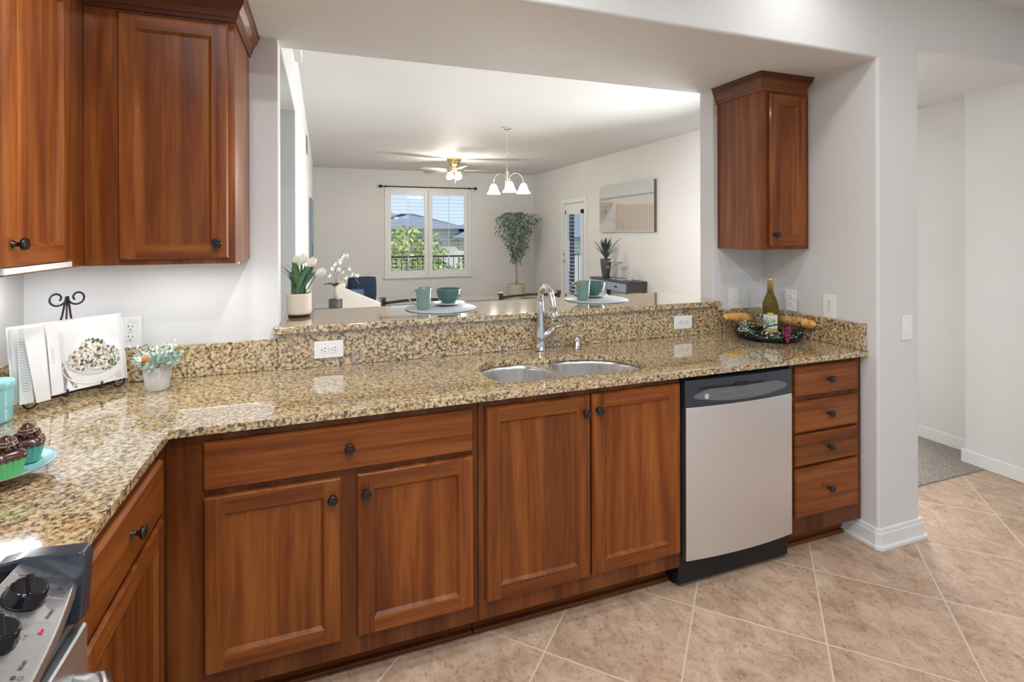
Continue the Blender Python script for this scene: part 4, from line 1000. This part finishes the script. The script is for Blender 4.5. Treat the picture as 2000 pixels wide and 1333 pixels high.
def wineglass(x, y, lab):
    t = thing('wine_glass', lab, 'glass', (x, y, CZ + .006), 0, 'stemmed glasses beside the wine bottle')
    MB().lathe([(1e-6, .088), (.006, .089), (.026, .104), (.034, .135), (.033, .205), (.0336, .2055)], (x, y, CZ + .006), 32).build('bowl', M_glass, t)
    MB().lathe([(.032, .0002), (.031, .002), (.008, .004), (.0042, .010), (.004, .075), (.007, .087), (1e-6, .0875)], (x, y, CZ + .006), 20).build('stem', M_glass, t)
wineglass(2.118, 2.108, 'clear stemmed glass on the tray left of the wine bottle'); wineglass(2.245, 2.000, 'clear stemmed glass on the tray right of the wine bottle')
def baguette(a, b_, lab):
    a, b_ = Vector(a), Vector(b_); n = 14; mb = MB(); pts = [a.lerp(b_, i / n) for i in range(n + 1)]
    rs = [.024 * (1 - abs(2 * i / n - 1) ** 2.6) ** .5 + .001 for i in range(n + 1)]
    mb.tube(pts, [r_ * (1 + .05 * (-1) ** i) for i, r_ in enumerate(rs)], 16); o = mb.build('bread_loaf', M_bread, None); return tag(o, lab, 'bread', 'crusty loaves on the tray')
baguette((2.020, 2.235, 1.003), (2.205, 2.215, .985), 'crusty bread loaf poking out left of the tray'); baguette((2.342, 1.935, .985), (2.318, 2.150, .985), 'crusty bread loaf poking out right of the tray')

# ------------------------------------------------------------------ dining and living room
# bar stools (backs show above the bar)
def stool(x, y, w_, lab):
    t = thing('bar_stool', lab, 'stool', (x, y, 0.007), 0, 'bar stools on the dining side')
    hx = w_ / 2
    for sx_ in (-1, 1):
        MB().tube([(sx_ * (hx - .01), .17, 0), (sx_ * (hx - .02), .15, .68), (sx_ * hx, .19, 1.03)], .013, 10).lathe([(.010, 0), (.016, .012), (.022, .030), (.020, .034)], (sx_ * hx, .19, 1.028), 14).build('back_post', M_stool, t, world=False)
        MB().tube([(sx_ * (hx - .01), -.17, 0), (sx_ * (hx - .04), -.15, .68)], .013, 10).build('leg', M_stool, t, world=False)
    MB().tube([(-hx, .19, 1.028), (-hx * .5, .205, 1.036), (0, .21, 1.040), (hx * .5, .205, 1.036), (hx, .19, 1.028)], .009, 10).build('top_rail', M_stool, t, world=False)
    MB().tube([(-hx, .18, .90), (0, .195, .905), (hx, .18, .90)], .008, 10).build('back_rail', M_stool, t, world=False)
    MB().prism(rrect(-.19, .19, -.19, .17, .05), .68, .73).build('seat', simple('dark_seat', (.05, .035, .03), .5), t, .012, 3, world=False)
    mb = MB()
    for sx_ in (-1, 1): mb.tube([(sx_ * (hx - .02), .16, .3), (sx_ * (hx - .02), -.16, .3)], .008)
    mb.tube([(-hx + .02, -.165, .25), (hx - .02, -.165, .25)], .008); mb.build('footrest', M_stool, t, world=False)
stool(.548, 2.99, .424, 'dark bar stool behind the left placemat, only its top rail showing')
stool(1.286, 2.99, .414, 'dark bar stool behind the faucet and right placemat, only its top rail showing')

# chandelier
hx_, hy_ = 2.118, 5.99
t = thing('chandelier', 'brushed nickel chandelier with three lit bell glass shades on a chain', 'chandelier', (hx_, hy_, DC))
MB().lathe([(.060, -.001), (.062, -.010), (.035, -.022), (.010, -.028)], (hx_, hy_, DC), 24).build('ceiling_canopy', M_nickel, t)
mb = MB(); z = DC - .028; k = 0
while z > 2.33:
    a = (k % 2) * PI / 2; mb.tube([(hx_ + .008 * math.cos(b_) * math.cos(a), hy_ + .008 * math.cos(b_) * math.sin(a), z - .014 + .016 * math.sin(b_)) for b_ in [2 * PI * j / 10 for j in range(10)]], .0018, 5, closed=True); z -= .025; k += 1
mb.build('chain', M_nickel, t)
MB().lathe([(1e-6, .0), (.006, -.005), (.007, -.08), (.014, -.10), (.018, -.14), (.012, -.20), (.020, -.27), (.022, -.31), (.010, -.34), (.012, -.36), (1e-6, -.375)], (hx_, hy_, 2.335), 20).build('stem', M_nickel, t)
for k, a in enumerate((math.radians(-12), math.radians(124), math.radians(-100))):
    ca_, sa_ = math.cos(a), math.sin(a); pts = []
    for q in range(17):
        b_ = PI * q / 16; pts.append((hx_ + ca_ * (.11 - .095 * math.cos(b_)), hy_ + sa_ * (.11 - .095 * math.cos(b_)), 2.075 + .115 * math.sin(b_)))
    ex, ey = hx_ + ca_ * .205, hy_ + sa_ * .205
    ar = MB().tube(pts, .006, 8).build('arm', M_nickel, t)
    MB().lathe([(.012, 0), (.022, -.01), (.022, -.03)], (ex, ey, 2.085), 14).build('socket', M_nickel, t)
    prof = [(.024, 0), (.038, -.015), (.050, -.045), (.058, -.075), (.076, -.105), (.088, -.120), (.086, -.121), (.056, -.077), (.048, -.047), (.034, -.016), (.020, -.002)]
    MB().lathe(prof, (ex, ey, 2.062), 28).build('glass_shade', M_lamp, t)
    point('chandelier_lamp', (ex, ey, 1.925), 20, .035)
# ceiling fan
gx, gy = 2.133, 8.761
t = thing('ceiling_fan', 'brass ceiling fan with grey blades and lit glass globes', 'ceiling fan', (gx, gy, DC))
MB().lathe([(.125, -.001), (.130, -.02), (.122, -.035), (.105, -.05), (.110, -.08), (.085, -.12), (.055, -.14), (.05, -.16), (.07, -.17), (.075, -.20), (.05, -.22), (.03, -.25), (1e-6, -.26)], (gx, gy, DC), 30).build('motor_housing', M_brass, t)
for k in range(5):
    a = math.radians(200 + 72 * k); mb = MB(); mb.M = Matrix.Translation((gx, gy, DC - .205)) @ Matrix.Rotation(a, 4, 'Z') @ Matrix.Rotation(math.radians(10), 4, 'X')
    mb.prism([(.17, -.045), (.30, -.060), (.62, -.068), (.665, -.05), (.675, 0), (.665, .05), (.62, .068), (.30, .060), (.17, .045)], -.004, .004)
    bl = mb.build('fan_blade', M_blade, t)
    mb = MB(); mb.M = Matrix.Translation((gx, gy, DC - .205)) @ Matrix.Rotation(a, 4, 'Z'); mb.box(.06, .22, -.015, .015, .004, .012); mb.build('blade_iron', M_brass, bl)
for k in range(4):
    a = math.radians(45 + 90 * k); ex, ey = gx + .10 * math.cos(a), gy + .10 * math.sin(a)
    MB().lathe([(.018, .02), (.025, .0), (.042, -.030), (.050, -.060), (.042, -.090), (.022, -.105), (1e-6, -.108)], (ex, ey, DC - .255), 22).build('lamp_globe', M_lamp, t)
MB().tube([(gx + .02, gy, DC - .26), (gx + .02, gy, DC - .50)], .0016, 6).build('pull_chain', M_nickel, t)
for k in range(2):
    point('fan_lamp', (gx + (-.12, .12)[k], gy - .10, DC - .40), 24, .06)

# ficus
fx_, fy_ = 3.84, 10.27
t = thing('potted_ficus', 'tall artificial ficus tree in a woven basket in the far corner', 'potted tree', (fx_, fy_, .007))
MB().lathe([(.155, 0), (.16, .01)] + [(.165 + .012 * i / 16 + (.003 if i % 2 else 0), .02 + i * .021) for i in range(17)] + [(.17, .37), (.16, .34), (1e-6, .34)], (fx_, fy_, .007), 30).build('basket', M_basket, t)
mb = MB()
for k in range(5):
    a = R.uniform(0, 6.28); mb.tube([(fx_ + .02 * math.cos(a), fy_ + .02 * math.sin(a), .34), (fx_ - .02 * math.cos(a), fy_ + .03 * math.sin(a), .7), (fx_ + .03 * math.cos(a + 1), fy_ + .02, 1.05), (fx_ + .18 * math.cos(a), fy_ + .14 * math.sin(a), 1.5)], [.014, .011, .010, .005], 7)
mb.build('trunk', M_bark, t)
mb = MB()
for k in range(1500):
    q = R.random() ** .62; z = .80 + 1.10 * q; rad = .07 + .34 * min(1, (q / .75)) ** 1.2
    if q > .86: rad *= math.sqrt(max(0, 1 - ((q - .86) / .17) ** 2))
    a = R.uniform(0, 2 * PI); rr = rad * R.random() ** .5 * (1 + .25 * math.sin(3 * a + 9 * q) + .12 * math.sin(23 * q))
    mb.leaf((fx_ + rr * math.cos(a), fy_ + rr * .8 * math.sin(a), z), (math.cos(a) * .6, math.sin(a) * .6, -R.uniform(.2, 1.2)), R.uniform(.045, .075), R.uniform(.024, .036), R.choice([0, 0, 0, 1]), .01)
mb.build('foliage', [M_leafd, M_leafd2], t, recalc=False)

# console table against right wall
t = thing('console_table', 'slate blue console table with drawers and charcoal end against the right wall', 'console table', (4.2, 6.75, .007))
cx0, cx1, cy0, cy1 = 4.085, 4.43, 6.43, 7.50
MB().box(cx0 - .01, cx1, cy0 - .01, cy1 + .01, .72, .74).build('top', M_consd, t, .002)
MB().box(cx0 + .01, cx1, cy0, cy1, .585, .719).build('apron', M_consd, t, .002)
for a, b_ in ((cy0 + .01, cy0 + .525), (cy0 + .535, cy1 - .01)):
    dr = MB().box(cx0 - .004, cx0 + .008, a, b_, .592, .713).build('drawer', M_console, t, .002)
    MB().lathe([(.03, 0), (.028, .012), (.01, .02)], (cx0 - .024, (a + b_) / 2, .655), 14, 0, 'x', 1, .45).build('cup_pull', M_ink, dr)
for x in (cx0 + .035, cx1 - .03):
    for y in (cy0 + .03, cy1 - .03): MB().box(x - .022, x + .022, y - .022, y + .022, .007, .584).build('leg', M_consd, t)
ZT = .7405
vx, vy = 4.20, 7.20
t = thing('vase_plant', 'tall charcoal vase of spiky dark grass on the far end of the console', 'potted plant', (vx, vy, ZT))
MB().lathe([(.050, 0), (.052, .004), (.068, .10), (.083, .22), (.088, .30), (.084, .302), (.078, .26), (1e-6, .26)], (vx, vy, ZT), 28).build('vase', M_vase, t)
MB().box(vx - .035, vx + .015, vy - .0875, vy - .078, ZT + .155, ZT + .195).build('vase_label', simple('faded_label', (.30, .28, .26), .6), t)
mb = MB()
for k in range(70):
    a = R.uniform(0, 2 * PI); l_ = abs(R.gauss(0, .10)); h = R.uniform(.22, .44)
    b0 = Vector((vx, vy, ZT + .27)); dx = l_ * math.cos(a) - .02; dy = l_ * math.sin(a)
    mb.blade([b0 + Vector((dx * q ** 1.5, dy * q ** 1.5, h * q * (1 - .12 * q))) for q in [i / 6 for i in range(7)]], R.uniform(.014, .024), (1, -.4, 0), R.choice([0, 0, 1]))
mb.build('grass_leaves', [simple('dark_grass', (.035, .055, .055), .5), simple('blue_grass', (.09, .13, .13), .5)], t, recalc=False)
t = thing('bird_figurine', 'small shorebird figurine on a thin stand beside the charcoal vase', 'figurine', (4.20, 6.93, ZT))
MB().box(4.16, 4.24, 6.87, 6.99, ZT + .0005, ZT + .02).build('base', simple('weathered_wood', (.42, .40, .37), .7), t, .002)
MB().tube([(4.200, 6.930, ZT + .02), (4.200, 6.930, ZT + .235)], .003, 6).build('rod', M_nickel, t)
mb = MB(); mb.tube([(4.150, 6.970, ZT + .275), (4.170, 6.960, ZT + .272), (4.200, 6.930, ZT + .25), (4.250, 6.890, ZT + .248), (4.310, 6.850, ZT + .265)], [.012, .018, .026, .018, .003], 12); mb.build('body', simple('bird_paint', (.35, .34, .33), .5), t)
MB().ball((4.165, 6.962, ZT + .283), .020).tube([(4.150, 6.975, ZT + .28), (4.105, 7.005, ZT + .262)], [.006, .001], 6).build('head', simple('bird_white', (.75, .74, .72), .5), t)
t = thing('glass_jar', 'small seafoam glass jar with knob lid on the near end of the console', 'jar', (4.26, 6.58, ZT))
MB().lathe([(.038, 0), (.045, .01), (.046, .045), (.030, .060), (.030, .064)], (4.26, 6.58, ZT + .0005), 22).build('jar_body', simple('seafoam_glass', (.45, .58, .54), .1, coat=.5), t)
MB().lathe([(.034, .064), (.030, .072), (.008, .078), (.014, .09), (1e-6, .096)], (4.26, 6.58, ZT), 20).build('jar_lid', M_nickel, t)
tr = MB().box(4.16, 4.34, 6.64, 6.82, ZT + .0005, ZT + .012).build('book', simple('teal_grey_cover', (.40, .46, .46), .5), None, .002); tag(tr, 'thin grey green book lying on the console between bird and jar', 'book')
# painting on the right wall
PY0, PY1, PZ0, PZ1 = 6.20, 7.73, 1.463, 2.213
t = thing('beach_painting', 'wide canvas print of dunes and a slat fence on the right wall', 'painting', (RX, 6.96, 1.84))
XF = RX - .045
MB().box(XF, RX - .002, PY0, PY1, PZ0, PZ1).build('canvas', simple('canvas_edge', (.16, .15, .15), .7), t)
def q_(y, z): return (PY1 - (PY1 - PY0) * y, PZ0 + (PZ1 - PZ0) * z)
pc = [simple('print_sky', (.56, .57, .56), .7), simple('print_sea', (.36, .37, .37), .7), simple('print_sand', (.60, .545, .49), .7), simple('print_brush', (.42, .38, .36), .7), simple('print_path', (.52, .51, .49), .7), simple('print_fence', (.42, .34, .29), .7), simple('print_fencel', (.66, .60, .52), .7), simple('print_cloud', (.60, .60, .59), .7)]
mb = MB()
def pp(pts, lift, mi): mb.add([(XF - lift, *q_(a, b_)) for a, b_ in pts], [tuple(range(len(pts)))], mi)
pp([(0, 0), (1, 0), (1, 1), (0, 1)], .001, 0); pp([(0, .70), (1, .72), (1, .76), (0, .755)], .002, 1); pp([(0, 0), (1, 0), (1, .70), (.6, .68), (.3, .72), (0, .66)], .003, 2)
pp([(0, .15), (.22, .40), (.27, .60), (.2, .66), (0, .68)], .004, 3); pp([(0, 0), (.45, 0), (.32, .25), (.30, .55), (.24, .5), (.1, .25), (0, .18)], .005, 4)
for k in range(44):
    a = .33 + k * .0150; top = .58 - .05 * (k / 44) + .02 * math.sin(k * 1.7); pp([(a, .02), (a + .0055, .02), (a + .0055, top), (a, top)], .006, 5 if k % 3 else 6)
for k in range(60):
    a, b_ = RR.uniform(.02, .28), RR.uniform(.25, .62); pp([(a, b_), (a + .02, b_ + .01), (a + .012, b_ + .05)], .007, RR.choice([3, 3, 4]))
for k in range(40):
    a, b_ = RR.uniform(.27, .5), RR.uniform(.02, .28); pp([(a, b_), (a + .012, b_ + .01), (a + .008, b_ + .05)], .0075, 3)
for k in range(7): a = .3 + k * .09; pp([(a, .84 + .01 * (k % 3)), (a + .05, .85), (a + .03, .87)], .004, 7)
mb.build('beach_print', pc, t, recalc=False)
# narrow picture and vent on the left wall
t = thing('canvas_picture', 'dark framed picture seen edge-on on the left living room wall', 'picture', (LX, 7.8, 1.45))
MB().box(LX + .001, LX + .035, 7.35, 8.45, 1.00, 1.93).build('canvas', simple('blue_grey_canvas', (.20, .24, .29), .7), t)
mb = MB(); mb.add([(LX + .036, 7.36, 1.01), (LX + .036, 8.44, 1.01), (LX + .036, 8.44, 1.30), (LX + .036, 7.36, 1.36)], [(0, 1, 2, 3)], 0); mb.build('picture_print', simple('print_sea_blue', (.07, .13, .20), .6), t, recalc=False)
v_ = MB().box(LX + .001, LX + .012, 6.10, 6.40, 2.36, 2.53)
o = v_.build('wall_vent', simple('vent_grey', (.24, .24, .24), .5)); tag(o, 'thin dark vent grille high on the left living room wall', 'vent')

# armchair with cushions, orchid
ax, ay = .42, 7.45
t = thing('armchair', 'white armchair with sloping arms standing before the far wall', 'armchair', (ax, ay, .007))
prof = [(ax - .31, .10), (ax + .31, .10), (ax + .31, .525), (ax - .20, .765), (ax - .26, .765)]
for y in (ay - .36, ay + .27): MB().prism_y(prof, y, y + .09).build('arm', M_sofa, t, .02, 3)
MB().prism_y([(ax - .31, .10), (ax - .20, .10), (ax - .14, .80), (ax - .255, .80)], ay - .28, ay + .28).build('backrest', M_sofa, t, .02, 3)
MB().box(ax - .2, ax + .31, ay - .27, ay + .27, .12, .42).build('seat', M_sofa, t, .03, 3)
for x in (-.26, .26):
    for y in (-.3, .3): MB().tube([(ax + x, ay + y, .007), (ax + x, ay + y, .10)], .018, 8).build('leg', M_stool, t)
def cushion(cx, cy, cz, w_, h_, d_, rz, name, mm, lab, bumps=False):
    t = thing(name, lab, 'cushion', (cx, cy, cz), rz); n = 14; mb = MB(); vs = []
    for side in (1, -1):
        for i in range(n + 1):
            for j in range(n + 1):
                u, v = 2 * i / n - 1, 2 * j / n - 1; th = d_ * ((1 - u * u) * (1 - v * v)) ** .35
                if bumps: th += .012 * math.sin(u * 9 + v * 3) * math.cos(v * 9)
                vs.append((u * w_ * (1 - .06 * v * v), -side * th * .5, v * h_ * (1 - .06 * u * u) + h_))
    fs = []
    for s_ in range(2):
        b0 = s_ * (n + 1) ** 2
        for i in range(n):
            for j in range(n): a = b0 + i * (n + 1) + j; fs.append((a, a + 1, a + n + 2, a + n + 1))
    mb.add(vs, fs, 0, True); mb.build('cover', mm, t, world=False); return t
cushion(.515, 7.56, .47, .20, .19, .13, .12, 'cushion', M_navy, 'navy chunky knit cushion on the white armchair', True)
t = cushion(.38, 7.36, .45, .15, .125, .09, .10, 'cushion', simple('blue_cushion', (.05, .12, .19), .8), 'smaller blue cushion with pale curved stripes on the white armchair')
mb = MB()
for k in range(6):
    pts = [(-.12 + .26 * q, -.052 + .02 * abs(2 * q - 1), .06 + .17 * math.sin(PI * (q * .8 + .1)) - k * .024) for q in [i / 10 for i in range(11)]]
    mb.tube(pts, .0045, 6)
mb.build('stripe', M_stripe, t, world=False)
t = thing('side_table', 'low dark side table under the orchid beside the armchair', 'side table', (.12, 6.55, .007))
MB().lathe([(.17, .50), (.17, .52), (1e-6, .52)], (.12, 6.55, .007), 28).build('table_top', M_consd, t)
MB().tube([(.12, 6.55, .02), (.12, 6.55, .505)], .02).lathe([(.13, 0), (.13, .015)], (.12, 6.55, .007), 20).build('pedestal', M_consd, t)
ox, oy, oz = .14, 6.55, .528
t = thing('potted_orchid', 'white orchid with bare stems in a charcoal pot left of the armchair', 'potted plant', (ox, oy, oz))
MB().lathe([(.075, 0), (.078, .005), (.080, .14), (.074, .142), (.07, .12), (1e-6, .12)], (ox, oy, oz), 26).build('pot', M_vase, t)
MB().tube([(ox + .03, oy - .02, oz + .12), (ox + .015, oy - .01, oz + .20), (ox, oy, oz + .30)], [.03, .027, .02], 12).build('root_mass', M_bark, t)
mb = MB()
for k in range(9):
    a = R.uniform(0, 6.28); mb.blade([Vector((ox, oy, oz + .28)) + Vector((.15 * q * math.cos(a), .12 * q * math.sin(a), .05 * math.sin(q * 2.6))) for q in [i / 6 for i in range(7)]], .04, (-math.sin(a), math.cos(a), .3))
mb.build('leaves', simple('dark_orchid_leaf', (.02, .028, .022), .5), t, recalc=False)
mb = MB(); S1 = [(ox, oy, oz + .28), (ox - .01, oy, oz + .45), (ox + .03, oy, oz + .60), (ox + .10, oy, oz + .72)]; S2 = [(ox + .01, oy, oz + .28), (ox + .02, oy, oz + .45), (ox + .10, oy, oz + .52), (ox + .22, oy, oz + .40), (ox + .27, oy, oz + .32)]
mb.tube(S1, .004, 6); mb.tube(S2, .004, 6); mb.build('stem', simple('orchid_stem', (.25, .22, .18), .6), t)
mb = MB()
for (x, z) in [(-.07, .43), (-.03, .51), (.0, .56), (.05, .58), (.04, .50), (.09, .66), (.13, .66), (.06, .62), (.08, .45), (.16, .50), (.20, .43), (.25, .42), (.12, .40)]:
    for k in range(5): a = 2 * PI * k / 5; mb.leaf((ox + x, oy - .02, oz + z), (math.cos(a), -.2, math.sin(a)), .032, .026, 0, .004)
mb.build('blossoms', simple('white_blossom', (.88, .86, .86), .5), t, recalc=False)

# ------------------------------------------------------------------ outdoors
struct('floor_balcony', MB().box(-1.0, 7.5, BY + .13, 12.45, -.25, -.05).box(RX + .13, 7.0, 5.0, BY + .13, -.25, -.05), simple('concrete', (.45, .43, .41), .8))
g = MB().box(-60, 90, -20, 120, -3.6, -3.5).build('ground', simple('lawn', (.20, .24, .10), .9)); g['kind'] = 'structure'
def railing(p0, p1, lab):
    p0, p1 = Vector(p0), Vector(p1); L_ = (p1 - p0).length; d_ = (p1 - p0) / L_; a = math.atan2(d_.y, d_.x)
    t = thing('balcony_railing', lab, 'railing', p0, a)
    MB().box(0, L_, -.025, .025, .93, .97).build('top_rail', M_ink, t, world=False); MB().box(0, L_, -.015, .015, .03, .06).build('bottom_rail', M_ink, t, world=False)
    mb = MB(); n = int(L_ / .125)
    for k in range(n + 1): MB().box(k * .125 - .008, k * .125 + .008, -.008, .008, .05, .94).build('baluster', M_ink, t, world=False)
railing((-.4, 12.3, -.05), (6.8, 12.3, -.05), 'dark metal balcony railing outside the far window')
railing((6.84, 6.0, -.05), (6.84, 12.22, -.05), 'dark metal balcony railing outside the patio door')
w_ = MB().box(5.36, 5.67, 11.2, 11.35, -.05, 3.0).build('outside_pier', simple('charcoal_stucco', (.05, .05, .055), .8)); tag(w_, 'dark outside wall pier seen through the patio door shutters', 'wall pier')
# neighbouring building
b_ = thing('apartment_building', 'pale two storey neighbouring building with blue grey hip roofs', 'building', (10, 36, -3.5))
M_stuc = simple('pale_stucco', (.78, .74, .70), .8); M_roof = simple('slate_roof', (.27, .29, .33), .8); M_bluew = simple('blue_grey_siding', (.42, .48, .60), .8)
MB().box(2, 8.6, 34, 44, -3.5, 1.9).box(8.6, 24, 31, 44, -3.5, 1.1).build('walls', M_stuc, b_)
MB().box(3.6, 6.8, 33.96, 34.05, -.6, 1.35).box(8.9, 12.6, 30.9, 31.05, -1.2, .95).build('siding', M_bluew, b_)
def hip(x0, x1, y0, y1, z0, z1, e_=.7):
    m_ = (y1 - y0) / 2; return [(x0 - e_, y0 - e_, z0), (x1 + e_, y0 - e_, z0), (x1 + e_, y1 + e_, z0), (x0 - e_, y1 + e_, z0), (x0 + m_ * .8, (y0 + y1) / 2, z1), (x1 - m_ * .8, (y0 + y1) / 2, z1)]
F6 = [(0, 1, 5, 4), (1, 2, 5), (2, 3, 4, 5), (3, 0, 4), (3, 2, 1, 0)]
MB().add(hip(2.9, 8.6, 34, 42, 1.75, 2.9), F6).add(hip(8.6, 24, 31, 41, 1.15, 3.2), F6).build('roof', M_roof, b_)
for x in (4.2, 5.6): wd = MB().box(x, x + .7, 33.9, 33.95, -.2, 1.0).build('window', M_dwlens, b_)
for x in (9.6, 11.2): wd = MB().box(x, x + .9, 30.85, 30.9, -.8, .6).build('window', M_dwlens, b_)
b2 = thing('apartment_building', 'distant white building with grey gable roof left of the nearer one', 'building', (-2, 52, -3.5))
MB().box(-6, 9, 50, 60, -3.5, 2.2).build('walls', M_stuc, b2); MB().add(hip(-6, 9, 50, 60, 2.2, 4.2), F6).build('roof', simple('brown_grey_roof', (.34, .30, .30), .8), b2)
M_tl = simple('yellow_green_leaf', (.58, .62, .20), .6); M_tl2 = simple('green_tree_leaf', (.22, .36, .12), .6); M_tl3 = simple('orange_tree_leaf', (.60, .46, .18), .6)
def tree(x, y, top, rad, lab, mix_, n=1500):
    t = thing('tree', lab, 'tree', (x, y, -3.5), 0, 'trees outside the far window')
    MB().tube([(x, y, -3.5), (x + .1, y, -1.5), (x, y, top - rad)], [.14, .10, .05], 8).build('trunk', simple('tree_bark', (.16, .11, .08), .9), t)
    mb = MB()
    for k in range(n):
        a = R.uniform(0, 2 * PI); ph = R.uniform(-1, 1); q = R.random() ** .33; rr = rad * q * math.sqrt(1 - ph * ph)
        mb.leaf((x + rr * math.cos(a), y + rr * math.sin(a), top - rad * 1.2 + rad * 1.2 * q * ph), (R.uniform(-1, 1), R.uniform(-1, 1), R.uniform(-1, 1)), R.uniform(.14, .26), R.uniform(.09, .16), R.choice(mix_), .02)
    mb.build('foliage', [M_tl, M_tl2, M_tl3], t, recalc=False)
tree(3.0, 19, 1.75, 1.5, 'yellow green tree beyond the railing in the left window half', [0, 0, 0, 1, 2], 2400)
tree(1.1, 15.5, 1.0, 1.0, 'low green tree at the left edge of the window view', [1, 0, 1], 1000)
tree(6.6, 21.5, 1.0, 1.5, 'low yellow green tree in the right window half', [0, 0, 0, 1], 1600)
tree(5.0, 16, .35, 1.05, 'shrubby green tree just below the railing behind the shutters', [1, 0, 0], 1400)
tree(2.9, 14.2, .15, .8, 'small shrubby tree directly behind the railing on the left', [0, 1, 2], 900)
tree(8.6, 26, .9, 1.4, 'small orange tinged tree at the right edge of the window view', [0, 2, 1], 900)
